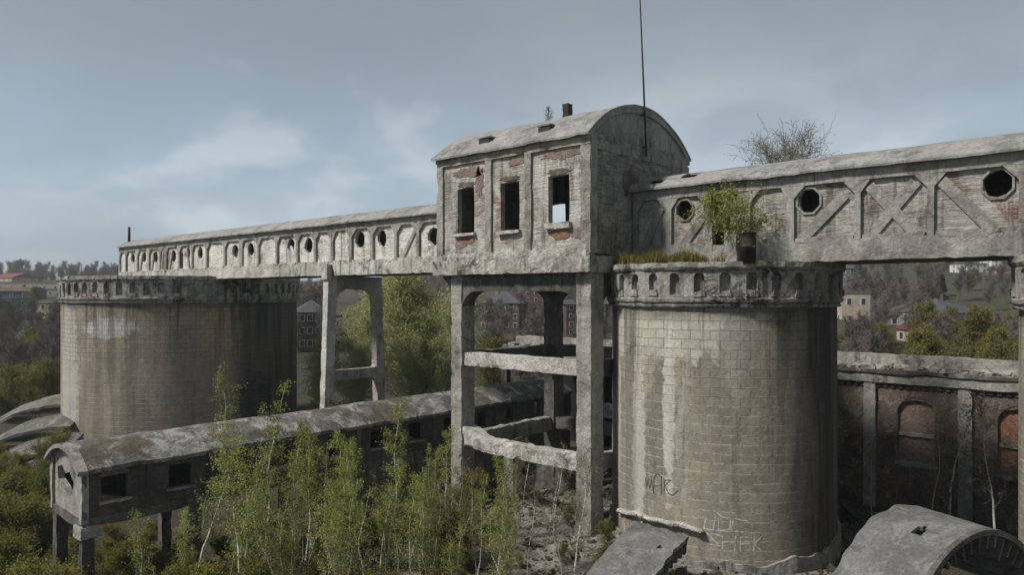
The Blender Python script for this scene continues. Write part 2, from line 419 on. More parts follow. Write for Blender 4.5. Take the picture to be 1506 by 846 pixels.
M['gable'] = infill('gable_render', (0.40, 0.385, 0.35), (0.26, 0.248, 0.225), red=0.35, bump=0.9, course=0.5, rl=0.60)
M['dinf'] = infill('dark_render', (0.13, 0.122, 0.11), (0.075, 0.071, 0.066), red=0.5)  # much darker render, for the low gallery side walls
M['brick'] = brickwall('sooty_brick', (0.21, 0.135, 0.105), (0.15, 0.11, 0.095), (0.22, 0.2, 0.18), 0.6)
M['brick3'] = brickwall('pale_brick', (0.33, 0.20, 0.155), (0.26, 0.175, 0.14), (0.34, 0.31, 0.27), 0.35)
M['brick2'] = brickwall('bright_brick', (0.33, 0.13, 0.06), (0.25, 0.10, 0.05), (0.25, 0.21, 0.17), 0.2)
M['rubble'] = rubblemat('rubble')
M['ground'] = groundmat('rough_ground')
M['rust'] = plain('rusty_steel', (0.026, 0.018, 0.015), 0.5, 0.7, 3)
M['dark'] = plain('dark_steel', (0.03, 0.028, 0.03), 0.3, 0.6)
M['black'] = plain('soot_dark', (0.012, 0.011, 0.011), 0.3, 0.9)  # flat black, deep shade put into the colour
M['birch'] = birchmat('birch_bark')
M['bark'] = plain('grey_bark', (0.15, 0.13, 0.105), 0.35, 0.9, 2)
M['barkb'] = plain('brown_twigs', (0.14, 0.125, 0.112), 0.3, 0.9, 2)
M['leaf'] = leafmat('spring_leaf', (0.22, 0.265, 0.045), (0.37, 0.41, 0.10))
M['leafy'] = leafmat('willow_leaf', (0.38, 0.395, 0.185), (0.50, 0.51, 0.26), 0.55)
M['leafd'] = leafmat('bush_leaf', (0.12, 0.135, 0.03), (0.22, 0.22, 0.06))
M['leafo'] = leafmat('budding_leaf', (0.15, 0.14, 0.04), (0.23, 0.21, 0.06))
M['fir'] = leafmat('fir_needle', (0.012, 0.022, 0.014), (0.03, 0.045, 0.022), 0.1)
M['grass'] = leafmat('dry_grass', (0.22, 0.17, 0.07), (0.15, 0.15, 0.04), 0.3)

# ------------------------------------------------------------------ terrain
def tz(x, y):
    rel = Vector((x, y, 0)) - Vector((CAM.x, CAM.y, 0))
    dep = rel.dot(FW); lat = rel.dot(RT)
    d = max(1.0, math.hypot(dep, lat))
    k = lat / max(20, dep)
    z = 1.0
    z += 1.05 * math.exp(-((x) ** 2 + (y + 2) ** 2) / 180.0)
    z += 0.9 * math.exp(-((x + 10) ** 2 / 22.0 + (y + 7) ** 2 / 60.0))
    low = smooth(-13.5, -18.5, x) * smooth(120, 92, -x)
    z -= 2.2 * low * smooth(60, 30, y)
    t = min(1.0, max(0.0, (d - 75) / 625.0))
    z += t * (26 + 21 * smooth(-0.15, 0.45, k)) * smooth(-40, 60, dep)
    z -= smooth(720, 1500, d) * 25
    if d < 300:
        z += noise.noise(Vector((x * 0.09, y * 0.09, 2))) * 0.5 + noise.noise(Vector((x * 0.4, y * 0.4, 5))) * 0.18
    return z

def make_ground():
    # polar-ish grid about the camera foot: fine near, coarse to the horizon
    mb = MB()
    ds = [0, 8, 14, 18, 21, 23] + [24 + 0.7 * i for i in range(48)]
    while ds[-1] < 5000: ds.append(ds[-1] * 1.05)
    na = 220
    W = na + 1
    for d in ds:
        for i in range(W):
            a = -math.pi + 2 * math.pi * i / na
            # finer angles ahead
            a = a * (0.35 + 0.65 * abs(a) / math.pi)
            p = CAM + FW * (d * math.cos(a)) + RT * (d * math.sin(a))
            mb.v.append(Vector((p.x, p.y, tz(p.x, p.y))))
    for r in range(len(ds) - 1):
        for i in range(na):
            a = r * W + i
            mb.f.append((a, a + 1, a + 1 + W, a + W))
    o = mb.build('ground', M['ground'], None, True)
    tag(o, None, None, None, 'structure')
make_ground()

# ------------------------------------------------------------------ drums (silos)
def arch_hole(u0, u1, v0, v1, n=6):
    r = (u1 - u0) / 2; c = (u0 + u1) / 2
    pts = [(u1, v0)]
    for i in range(n + 1):
        t = math.pi * i / n
        pts.append((c + r * math.cos(t), v1 - r * 0.7 + r * 0.7 * math.sin(t)))
    pts.append((u0, v0))
    return pts

def octo(cu, cv, rx, rz, n=8, jit=0.0, seed=0):
    rnd = random.Random(seed)
    return [(cu + rx * math.cos(math.pi * (2 * i + 1) / n) * (1 + jit * rnd.uniform(-1, 1)),
             cv + rz * math.sin(math.pi * (2 * i + 1) / n) * (1 + jit * rnd.uniform(-1, 1))) for i in range(n)]

def silo(cx, rad, ztop, ncell, nich, label, mat, par_h, zbot, arc=(0, 360)):
    root = empty('storage_silo', (cx, 0, zbot), label, 'silo', 'round block silos under the conveyor bridge')
    zb = ztop - par_h
    b = MB(); b.lathe([(rad + 0.02, zbot), (rad, zbot + 3), (rad - 0.02, zb)], 200, 0.0, 0.8, cx)
    b.build('body', mat, root, True)
    d = MB(); d.lathe([(0.01, ztop - 0.15), (rad + 0.1, ztop - 0.12)], 64, 0.05, 0.5, cx)
    d.build('deck', M['rubble'], root)
    p = MB()
    s = par_h / 2.1
    ro = rad + 0.22
    # base moulding and cap
    p.lathe([(rad - 0.1, zb - 0.02), (rad + 0.14, zb), (rad + 0.2, zb + 0.1 * s), (rad + 0.1, zb + 0.16 * s), (rad + 0.26, zb + 0.26 * s), (rad + 0.3, zb + 0.40 * s), (rad + 0.2, zb + 0.46 * s), (rad - 0.1, zb + 0.46 * s)], 220, 0.04, 1.7, cx)
    p.lathe([(rad - 0.3, ztop - 0.36 * s), (rad + 0.3, ztop - 0.36 * s), (rad + 0.38, ztop - 0.24 * s), (rad + 0.36, ztop), (rad - 0.3, ztop - 0.02)], 220, 0.05, 1.6, cx)
    z0, z1 = zb + 0.45 * s, ztop - 0.35 * s
    cw = 2 * math.pi * ro / ncell
    for i in range(ncell):
        u0 = i * cw
        w = nich * cw
        rnd = random.Random(i * 7 + int(cx))
        sub = 3
        fn = lambda u, v, dd: Vector((cx + (ro - dd) * math.cos(u / ro), (ro - dd) * math.sin(u / ro), v)) + nz((cx + u, dd, v), 1.6) * 0.06
        hole = arch_hole(u0 + cw / 2 - w / 2, u0 + cw / 2 + w / 2, z0 + 0.16 * s, z1 - 0.14 * s)
        p.hole_panel((u0, u0 + cw, z0, z1), hole, fn, 0.0, 0.3)
        # weathered block inside the niche foot
        if rnd.random() < 0.7:
            q = [(u0 + cw / 2 - w * 0.55, z0 + 0.06), (u0 + cw / 2 + w * 0.55, z0 + 0.06), (u0 + cw / 2 + w * 0.45, z0 + 0.36 * s), (u0 + cw / 2 - w * 0.4, z0 + rnd.uniform(0.25, 0.4) * s)]
            p.prism(q, fn, -0.08, 0.25)
    p.lathe([(rad - 0.06, z0 - 0.05), (rad - 0.06, z1 + 0.05)], 160, 0.03, 1.5, cx)
    p.build('parapet', M['para'], root)
    return root

cam_az = math.atan2(-37.4, 18.19)
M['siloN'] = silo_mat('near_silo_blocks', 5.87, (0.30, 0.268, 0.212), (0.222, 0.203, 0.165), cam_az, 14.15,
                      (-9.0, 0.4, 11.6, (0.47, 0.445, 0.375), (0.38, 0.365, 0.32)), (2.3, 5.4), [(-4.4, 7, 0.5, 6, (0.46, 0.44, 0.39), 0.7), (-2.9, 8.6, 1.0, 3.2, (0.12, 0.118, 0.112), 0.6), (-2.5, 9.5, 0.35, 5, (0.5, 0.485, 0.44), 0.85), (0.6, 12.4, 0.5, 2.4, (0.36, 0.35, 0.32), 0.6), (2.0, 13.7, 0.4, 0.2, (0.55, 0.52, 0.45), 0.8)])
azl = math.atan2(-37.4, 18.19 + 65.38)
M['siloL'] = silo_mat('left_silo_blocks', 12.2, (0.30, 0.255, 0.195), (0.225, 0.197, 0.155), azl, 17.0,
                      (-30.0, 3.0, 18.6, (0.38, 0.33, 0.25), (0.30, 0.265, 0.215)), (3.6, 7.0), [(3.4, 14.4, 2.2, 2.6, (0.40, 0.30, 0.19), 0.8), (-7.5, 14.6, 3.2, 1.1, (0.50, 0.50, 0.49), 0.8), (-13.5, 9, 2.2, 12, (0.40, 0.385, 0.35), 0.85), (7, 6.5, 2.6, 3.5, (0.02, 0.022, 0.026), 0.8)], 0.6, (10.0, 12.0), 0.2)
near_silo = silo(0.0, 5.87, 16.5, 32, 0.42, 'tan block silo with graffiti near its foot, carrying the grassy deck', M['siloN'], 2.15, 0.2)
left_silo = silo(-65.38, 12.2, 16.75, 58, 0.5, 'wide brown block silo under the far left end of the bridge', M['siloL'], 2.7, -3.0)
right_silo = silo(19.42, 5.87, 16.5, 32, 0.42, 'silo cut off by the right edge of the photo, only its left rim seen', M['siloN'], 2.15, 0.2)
# plinth of the near silo with broken render edge
mb = MB()
mb.sheet(150, 8, lambda a, b: (lambda t, z: Vector(((6.02 + 0.10 * (1 - b)) * math.cos(t), (6.02 + 0.10 * (1 - b)) * math.sin(t), z)) + nz((6 * math.cos(t), 6 * math.sin(t), z), 1.4) * 0.07)(
    a * 2 * math.pi, 0.6 + b * (2.3 + 0.4 * noise.noise(Vector((math.cos(a * 6.2832) * 3.2, math.sin(a * 6.2832) * 3.2, 1))) + 0.2 * noise.noise(Vector((math.cos(a * 6.2832) * 11, math.sin(a * 6.2832) * 11, 4))) - 0.6 * math.cos(a * 2 * math.pi - cam_az + 0.1) )),
    thick=lambda a, b: (-0.16 * math.cos(a * 2 * math.pi), -0.16 * math.sin(a * 2 * math.pi), 0))
mb.build('plinth', M['concg'], near_silo)
# white crumbling ledge along the plinth's top left
mb = MB()
def ray_cyl(px, py, r=5.9):
    k = (px - 753) / FPX; v = FW + RT * k; v = Vector((v.x, v.y, -(py - HOR) / FPX))
    a = v.x ** 2 + v.y ** 2; b = 2 * (CAM.x * v.x + CAM.y * v.y); c = CAM.x ** 2 + CAM.y ** 2 - r * r
    t = (-b - math.sqrt(max(0, b * b - 4 * a * c))) / (2 * a)
    return CAM + v * t
led = [(912, 752), (925, 755), (940, 757), (955, 764), (970, 766), (985, 771), (1000, 772), (1018, 778), (1034, 783)]
for i, (a, b) in enumerate(zip(led[:-1], led[1:])):
    p0 = ray_cyl(*a, 6.0); p1 = ray_cyl(*b, 6.0)
    for q in range(4):
        p = p0.lerp(p1, q / 4); rr = 0.13 + 0.09 * abs(noise.noise(p * 3))
        o = len(mb.v)
        bm = bmesh.new(); bmesh.ops.create_icosphere(bm, subdivisions=2, radius=rr)
        vs = [v.co * 1.0 for v in bm.verts]
        mb.add([p + Vector((v.x * 1.3, v.y * 1.3, v.z * 0.85)) + nz(v * 6 + p, 1.0) * 0.07 for v in vs], [[v.index for v in f.verts] for f in bm.faces]); bm.free()
mb.build('lime_ledge', M['beamw'], near_silo)

# graffiti, sprayed strokes following the drum
Mw = plain('white_spray', (0.40, 0.39, 0.36), 0.45, 0.9, 5); Mk = plain('black_spray', (0.055, 0.053, 0.055), 0.3, 0.9, 6)
def srad(z): return (5.89 - 0.02 * (z - 0.2) / 3.0 if z < 3.2 else 5.87 - 0.02 * (z - 3.2) / 11.15) + 0.004
def strokes(lines, w):
    mb = MB()
    for ln in lines:
        P = [ray_cyl(900 + a / 4.55, 660 + b / 4.55, 5.905) for a, b in ln]
        Q = []
        for a, b in zip(P[:-1], P[1:]):
            n = max(1, int((b - a).length / 0.12))
            Q += [a.lerp(b, i / n) for i in range(n)]
        Q.append(P[-1])
        for i in range(len(Q)):
            Q[i] = Vector((Q[i].x, Q[i].y, 0)).normalized() * srad(Q[i].z) + Vector((0, 0, Q[i].z))
        for a, b in zip(Q[:-1], Q[1:]):
            d = (b - a)
            if d.length < 1e-5: continue
            nrm = Vector((a.x, a.y, 0)).normalized(); sd = d.normalized().cross(nrm) * w / 2; e = d.normalized() * w * 0.3
            mb.add([a - sd - e, b - sd + e, b + sd + e, a + sd - e, a - sd - e + nrm * 0.003, b - sd + e + nrm * 0.003, b + sd + e + nrm * 0.003, a + sd - e + nrm * 0.003], [(0, 3, 2, 1), (4, 5, 6, 7), (0, 1, 5, 4), (1, 2, 6, 5), (2, 3, 7, 6), (3, 0, 4, 7)])
    return mb
LET = [[[(628, 465), (615, 540), (678, 548), (690, 460)]], [[(712, 470), (712, 555), (790, 545), (795, 470), (735, 462), (705, 432)]],
       [[(905, 488), (815, 470), (800, 555), (878, 562)]], [[(720, 583), (632, 566), (722, 657), (636, 640)]],
       [[(740, 585), (740, 672)], [(740, 628), (826, 632)], [(830, 590), (822, 690)]],
       [[(936, 600), (862, 598), (860, 690), (948, 685)], [(862, 642), (932, 642)]], [[(954, 592), (950, 690)], [(1012, 585), (955, 640), (1000, 690)]]]
for q in LET: strokes(q, 0.07).build('painted_letter', Mw, near_silo)
strokes([[(222, 200), (230, 265), (240, 205), (250, 272), (262, 205), (275, 300), (280, 195), (300, 172), (328, 190), (328, 312)], [(285, 252), (332, 245)],
         [(345, 312), (350, 215), (392, 213), (352, 250), (378, 305), (405, 318), (438, 285)]], 0.042).build('black_graffiti', Mk, near_silo)

# ------------------------------------------------------------------ conveyor bridge galleries
ZB, ZE, ZC, HW = 16.5, 20.75, 21.75, 2.4

def gallery_roof(mb, x0, x1, seed, skip=None, hw=HW + 0.3, ze=ZE, zc=ZC, axis='x', c0=0.0, thick=0.11, amp=0.045, step=0.45):
    nu = max(2, int((x1 - x0) / step)); nv = 14
    def fn(a, b):
        u = x0 + (x1 - x0) * a; c = (b * 2 - 1)
        z = ze + (zc - ze) * (1 - c * c)
        w = hw * c
        e = noise.noise(Vector((u * 1.3, c * 2, seed))) * 0.09 if abs(c) > 0.97 else 0
        p = Vector((u, c0 + w * (1 + e * 0.3), z + e * 0.4)) if axis == 'x' else Vector((c0 + w * (1 + e * 0.3), u, z + e * 0.4))
        return p + Vector((0, 0, 1)) * (noise.noise(Vector((u * 0.5, c * 1.5, seed))) * amp + noise.noise(Vector((u * 1.7, c * 5, seed + 4))) * amp * 0.6)
    mb.sheet(nu, nv, fn, thick=lambda a, b: (0, 0, -thick), skip=skip)

def gallery(name, label, x_lo, x_hi, posts, panels, mats, seed, roof_skip=None, ends=(True, True), back_skip=()):
    """posts: x positions; panels: between consecutive posts -> dict(kind) ; near face y=-HW"""
    root = empty(name, ((x_lo + x_hi) / 2, 0, ZB), label, 'gallery', 'conveyor bridge galleries')
    fn_near = lambda u, v, d: Vector((u, -HW + 0.18 + d, v)) + nz((u, d, v), 1.1, seed) * 0.025
    fn_far = lambda u, v, d: Vector((u, HW - 0.42 + d, v))
    w1 = MB(); w2 = MB()
    zt, zl = ZE - 0.1, ZB + 0.9
    for i, pn in enumerate(panels):
        a, b = posts[i], posts[i + 1]
        for wi, (mbw, fn) in enumerate(((w1, fn_near), (w2, fn_far))):
            h = pn.get('hole'); d = pn.get('door')
            if wi == 1 and pn.get('nofar'): h = None
            if h:
                cu, cv, r = h
                cu = min(max(cu, a + r + 0.05), b - r - 0.05)
                mbw.hole_panel((a, b, zl, zt), octo(cu, cv, r * 0.98, r * 1.08, 10, 0.11, i + seed), fn, 0, 0.24)
            elif d and wi == 0:
                mbw.hole_panel((a, b, zl - 0.8, zt), [(d[1], d[3]), (d[0], d[3]), (d[0], zl - 0.78), (d[1], zl - 0.78)], fn, 0, 0.24)
            else:
                n = max(1, int((b - a) / 0.7))
                for k in range(n):
                    mbw.hole_panel
                    mbw.prism([(a + (b - a) * k / n, zl), (a + (b - a) * (k + 1) / n, zl), (a + (b - a) * (k + 1) / n, zt), (a + (b - a) * k / n, zt)], fn, 0, 0.24)
    if seed == 3:
        for i, pn in enumerate(panels):
            if pn.get('hole'):
                cu, cv, r = pn['hole']; o8 = octo(cu, cv, r * 1.0, r * 1.1, 8); O8 = octo(cu, cv, r * 1.17, r * 1.27, 8); mr = MB()
                for a_ in range(8):
                    b_ = (a_ + 1) % 8
                    mr.prism([o8[a_], o8[b_], O8[b_], O8[a_]], lambda u, v, d: Vector((u, -HW + 0.1 + d, v)), 0, 0.2)
                mr.build('opening_rim', mats['frame'], root)
    w1.build('wall', mats['inf'], root); w2.build('wall', mats['inf'], root)
    # bottom beam, floor, top beam
    for sgn in (-1, 1):
        y0, y1 = (-HW - 0.03, -HW + 0.45) if sgn < 0 else (HW - 0.45, HW + 0.03)
        mb = MB(); mb.rbox(x_lo, x_hi, y0, y1, ZB, ZB + 1.0, 0.35, 0.035, 1.2, seed)
        mb.build('bottom_beam', mats['beam'], root)
        mb = MB(); mb.rbox(x_lo, x_hi, y0 + 0.02, y1 - 0.02, ZE - 0.62, ZE + 0.02, 0.4, 0.025, 1.2, seed + 2)
        mb.build('top_beam', mats['frame'], root)
    mb = MB(); mb.box(x_lo, x_hi, -HW + 0.4, HW - 0.4, ZB + 0.02, ZB + 0.3); mb.build('floor', M['concd'], root)
    # posts with haunches
    for i, x in enumerate(posts):
        half = posts[i] in (x_lo, x_hi)
        if i in getattr(gallery, 'nopost', ()): continue
        for sgn in (-1, 1):
            yf = -HW - 0.0 if sgn < 0 else HW - 0.3
            f = lambda u, v, d: Vector((u, yf + d, v)) + nz((u, v, d + sgn), 1.5, seed + i) * 0.03
            rq = random.Random(i * 3 + seed); w = rq.uniform(0.12, 0.18)
            hl = 0.0 if x <= x_lo + 0.01 else rq.uniform(0.3, 0.62); hr = 0.0 if x >= x_hi - 0.01 else rq.uniform(0.3, 0.62)
            wl = 0.0 if hl == 0 else w; wr = 0.0 if hr == 0 else w
            if hl == 0: wr = 2 * w
            if hr == 0: wl = 2 * w
            pts = [(x - wl, ZB + 0.96), (x + wr, ZB + 0.96), (x + wr, ZE - 1.2), (x + wr + hr, ZE - 0.6), (x - wl - hl, ZE - 0.6), (x - wl, ZE - 1.2)]
            mb = MB(); mb.prism(pts, f, 0, 0.3)
            mb.build('post', mats['frame'], root)
    # braces on the near side
    for i, pn in enumerate(panels):
        a, b = posts[i] + 0.17, posts[i + 1] - 0.17
        for (u0, v0, u1, v1) in pn.get('brace', ()):
            p0 = Vector((a + (b - a) * u0, 0, ZB + 1.0 + (ZE - ZB - 1.7) * v0)); p1 = Vector((a + (b - a) * u1, 0, ZB + 1.0 + (ZE - ZB - 1.7) * v1))
            d = (p1 - p0).normalized(); s = Vector((-d.z, 0, d.x)) * (0.23 if seed == 3 else 0.15)
            f = lambda u, v, dd: Vector((u, -HW + 0.08 + dd + 0.004 * (u0 > u1), v)) + nz((u, v, dd), 1.5, seed + i) * 0.02
            mb = MB(); mb.prism([((p0 - s).x, (p0 - s).z), ((p1 - s).x, (p1 - s).z), ((p1 + s).x, (p1 + s).z), ((p0 + s).x, (p0 + s).z)], f, 0, 0.25)
            mb.build('brace', mats['frame'], root)
        # crumbling ledge at the panel foot
        if pn.get('ledge', True):
            mb = MB(); mb.rbox(a + 0.02, b - 0.02, -HW - 0.02, -HW + 0.3, ZB + 0.93, ZB + 1.12 + 0.12 * random.Random(i + seed).random(), 0.2, 0.06, 1.6, seed + i)
            mb.build('ledge', mats['beam'], root)
    mb = MB(); gallery_roof(mb, x_lo - 0.1, x_hi + 0.05, seed, roof_skip)
    mb.build('roof', M['roof'], root)
    for e, x in ((ends[0], x_lo), (ends[1], x_hi)):
        if e:
            mb = MB()
            pts = [(-HW + 0.2, ZB + 0.2), (HW - 0.2, ZB + 0.2)] + [(c * (HW - 0.1), ZE + (ZC - ZE) * (1 - c * c) - 0.18) for c in (1, 0.6, 0.3, 0, -0.3, -0.6, -1)]
            mb.prism(pts, lambda u, v, d: Vector((x + d, u, v)), -0.1, 0.12)
            mb.build('end_wall', mats['inf'], root)
    return root

# right gallery
pr = [-4.05, -1.83, 0.45, 2.6, 4.75, 7.79, 10.71, 14.0, 17.0, 20.0]
pan = [dict(brace=[(0.25, 0.0, 0.8, 0.85)], nofar=True), dict(nofar=True, hole=(-0.94, 19.45, 0.5), brace=[(0.3, 0.0, 0.95, 0.62)]), dict(door=(0.72, 1.42, 0, 18.55), ledge=False), dict(),
       dict(nofar=True, hole=(5.58, 19.4, 0.55), brace=[(0.1, 0.0, 0.85, 0.8)]), dict(brace=[(0.1, 0.0, 0.85, 0.92), (0.12, 0.92, 0.88, 0.0)]),
       dict(nofar=True, hole=(13.1, 19.45, 0.54), brace=[(0.08, 0.9, 0.72, 0.0)]), dict(brace=[(0.1, 0, 0.85, 0.9), (0.12, 0.9, 0.88, 0)]), dict()]
g_right = gallery('conveyor_gallery', 'grey braced gallery right of the tall house, with octagonal holes and X brace', -4.05, 20.0, pr, pan,
                  dict(inf=M['infR'], beam=M['concg'], frame=M['concg']), 3,
                  roof_skip=lambda a, b: (0.10 < a < 0.145 and 0.12 < b < 0.3) or (0.02 < a < 0.06 and 0.05 < b < 0.2))
mb = MB()
for (x0, x1, z0, z1) in ((0.60, 0.74, 16.45, 18.7), (1.40, 1.54, 16.45, 18.7), (0.60, 1.54, 18.5, 18.68)):
    mb.rbox(x0, x1, -HW - 0.05, -HW + 0.25, z0, z1, 0.2, 0.02, 2)
mb.build('door_frame', M['concg'], g_right)
mb = MB(); mb.rbox(-4.2, -2.6, -2.75, -2.35, 20.7, 21.0, .2, .08, 2); mb.build('broken_eave', M['concg'], g_right)
# left gallery
sl = [21.4, 25.0, 27.96, 30.5, 33.4, 36.1, 38.7, 41.2, 43.95, 47.3, 50.6, 53.7, 57.1, 60.9, 64.2, 67.3, 70.6, 72.2, 75.3, 78.6, 82.0, 84.2]
hs = {1: 26.4, 3: 32.3, 4: 35.1, 7: 42.4, 8: 45.2, 10: 52.2, 11: 55.2, 13: 62.6, 14: 65.5, 15: 69.0, 17: 73.7, 18: 76.9, 19: 80.3, 0: 23.4}
pl = [5.58 - s for s in sl][::-1]
pan = []
n = len(sl) - 1
for i in range(n):
    j = n - 1 - i
    d = {}
    if j in hs: d['hole'] = (5.58 - hs[j], 19.2 + 0.1 * math.sin(j * 5), 0.62)
    if j in (2,): d['brace'] = [(0.2, 0.0, 0.9, 0.85)]
    if j in (15, 17, 18): d['brace'] = [(0.15, 0.0, 0.4, 0.9)]
    if j == 14: d['brace'] = [(0.8, 0.0, 0.55, 0.9)]
    if j == 16: d['brace'] = [(0.0, 0.0, 0.45, 1.0), (1.0, 0.0, 0.6, 1.0)]
    pan.append(d)
g_left = gallery('conveyor_gallery', 'long limewashed gallery left of the tall house, with a row of ragged round holes', pl[0], pl[-1] , pl, pan,
                 dict(inf=M['infL'], beam=M['conc'], frame=M['col']), 11)
mb = MB(); mb.box(5.58 - 67.35, 5.58 - 66.7, -HW + 0.10, -HW + 0.17, ZB + 0.95, 19.5); mb.build('dark_doorway', M['black'], g_left)  # black strip standing in for the darkness of a narrow doorway
mb = MB(); mb.sheet(1, 6, lambda a, b: Vector((5.58 - 72.0 + 1.2 * a, -HW + 0.12, ZB + 1.15 + 2.4 * b)) + Vector((0.45 * b * (1 - 2 * a), 0, 0)), thick=lambda a, b: (0, 0.06, 0))
mb.build('bare_brick_patch', M['brick2'], g_left)
mb = MB(); mb.tube((-78.0, -1.4, 20.9), (-78.0, -1.4, 23.3), 0.17, 0.15, 10, True); o = mb.build('roof_pipe', M['rust'], None, True, (-78.0, -1.4, 20.9))
tag(o, 'short dark pipe standing at the far left end of the gallery roof', 'pipe')
# ------------------------------------------------------------------ trestle under the left gallery
tr = empty('bridge_trestle', (-33.4, 0, -1), 'slim two-legged concrete trestle under the long left gallery', 'trestle')
for sgn in (-1, 1):
    mb = MB()
    ph = 3.0
    f = lambda q: Vector((q.x, q.y + sgn * (16.4 - q.z) * 0.035, q.z))
    y0, y1 = (-2.75, -1.9) if sgn < 0 else (1.9, 2.75)
    mb.rbox(-33.75, -33.05, y0, y1, -1.5, 16.45, 0.35, 0.03, 1.5, 2, f)
    mb.build('leg', M['conc'] if sgn < 0 else M['col'], tr)
mb = MB(); mb.rbox(-33.8, -33.0, -2.95, -2.45, 16.2, 17.4, 0.2, 0.05, 1.5); mb.build('leg_head', M['conc'], tr)
def frame_yz(x0, x1, ya, yb, zlo, zhi, r_lo, r_hi, mat, parent, name='cross_beam', axis='y', off=0.0, rx=None):
    """beam between two columns with curved haunches below (r_lo) and above (r_hi)"""
    rx = rx or 1.0
    pts = [(ya, zlo - r_lo)] if r_lo else [(ya, zlo)]
    if r_lo:
        for i in range(1, 7):
            t = math.pi / 2 * i / 6; pts.append((ya + r_lo * rx * (1 - math.cos(t)), zlo - r_lo + r_lo * math.sin(t)))
        for i in range(6, 0, -1):
            t = math.pi / 2 * i / 6; pts.append((yb - r_lo * rx * (1 - math.cos(t)), zlo - r_lo + r_lo * math.sin(t)))
        pts.append((yb, zlo - r_lo))
    else: pts.append((yb, zlo))
    if r_hi:
        pts.append((yb, zhi + r_hi))
        for i in range(1, 5): t = math.pi / 2 * i / 4; pts.append((yb - r_hi * (1 - math.cos(math.pi / 2 - t)) if False else yb - r_hi * math.sin(t) * 1.0, zhi + r_hi * (1 - math.sin(t))))
        for i in range(4, 0, -1): t = math.pi / 2 * i / 4; pts.append((ya + r_hi * math.sin(t), zhi + r_hi * (1 - math.sin(t))))
        pts.append((ya, zhi + r_hi))
    else: pts += [(yb, zhi), (ya, zhi)]
    mb = MB()
    if axis == 'y': mb.prism(pts, lambda u, v, d: Vector((d, u, v)) + nz((d, u, v), 1.2, off) * 0.04, x0, x1)
    else: mb.prism(pts, lambda u, v, d: Vector((u, d, v)) + nz((u, d, v), 1.2, off) * 0.04, x0, x1)
    return mb.build(name, mat, parent)
frame_yz(-33.72, -33.08, -2.0, 2.0, 15.35, 16.42, 1.1, 0, M['col'], tr, rx=1.0)
frame_yz(-33.7, -33.1, -2.3, 2.3, 7.75, 8.6, 0.7, 0.3, M['col'], tr)

# ------------------------------------------------------------------ tall house on columns
HX0, HX1, HY0, HY1 = -15.86, -4.11, -6.4, 4.1
HS0, HS1, HE, HA = 16.1, 17.25, 23.4, 25.62
house = empty('transfer_house', ((HX0 + HX1) / 2, (HY0 + HY1) / 2, 1.0), 'tall ruined house with three empty windows and a barrel roof, raised on columns', 'ruined house')
def hx(t): return HX1 - t
WN = [(2.17, 0.72, 18.62, 21.4), (5.72, 0.72, 18.55, 21.4), (9.32, 0.72, 18.6, 21.4)]
WF = [(10.15, 0.8, 18.6, 21.4), (6.6, 0.72, 18.6, 21.4), (2.4, 0.72, 18.6, 21.4)]
def wall_x(wins, edges, y0, y1, nm, mat):
    mb = MB()
    f = lambda u, v, d: Vector((u, y0 + d, v)) + nz((u, v, d), 1.6, 3) * 0.02
    for (a, b), w in zip(zip(edges[:-1], edges[1:]), wins):
        c, hw, z0, z1 = w
        rr = random.Random(int(c * 10))
        hole = [(hx(c) + hw, z0 + 0.05), (hx(c) + hw + 0.02, (z0 + z1) / 2), (hx(c) + hw - 0.02, z1), (hx(c), z1 + 0.03), (hx(c) - hw, z1 - 0.02), (hx(c) - hw, (z0 + z1) / 2), (hx(c) - hw, z0), (hx(c), z0 + 0.08)]
        mb.hole_panel((hx(b), hx(a), HS1 - 0.1, HE - 0.1), hole, f, 0, y1 - y0)
    return mb.build(nm, mat, house)
wall_x(WN, [0.05, 4.29, 7.34, 11.7], HY0 + 0.12, HY0 + 0.5, 'front_wall', M['infH'])
wall_x(WF[::-1], [0.05, 4.4, 8.3, 11.7], HY1 - 0.5, HY1 - 0.05, 'back_wall', M['infH'])
# side walls (x+ and x-), the left one with the passage to the gallery
mb = MB(); mb.rbox(HX1 - 0.42, HX1 - 0.06, HY0 + 0.3, HY1 - 0.3, HS1 - 0.1, HE + 0.1, 0.2, 0.09, 2.6, 1); mb.build('gable_wall', M['gable'], house)
mb = MB()
fl = lambda u, v, d: Vector((HX0 + 0.05 + d, u, v))
mb.hole_panel((HY0 + 0.3, HY1 - 0.3, HS1 - 0.1, HE - 0.1), [(0.9, 17.2), (0.9, 19.7), (-0.9, 19.7), (-0.9, 17.2)][::1], fl, 0, 0.4)
mb.build('gable_wall', M['gable'], house)
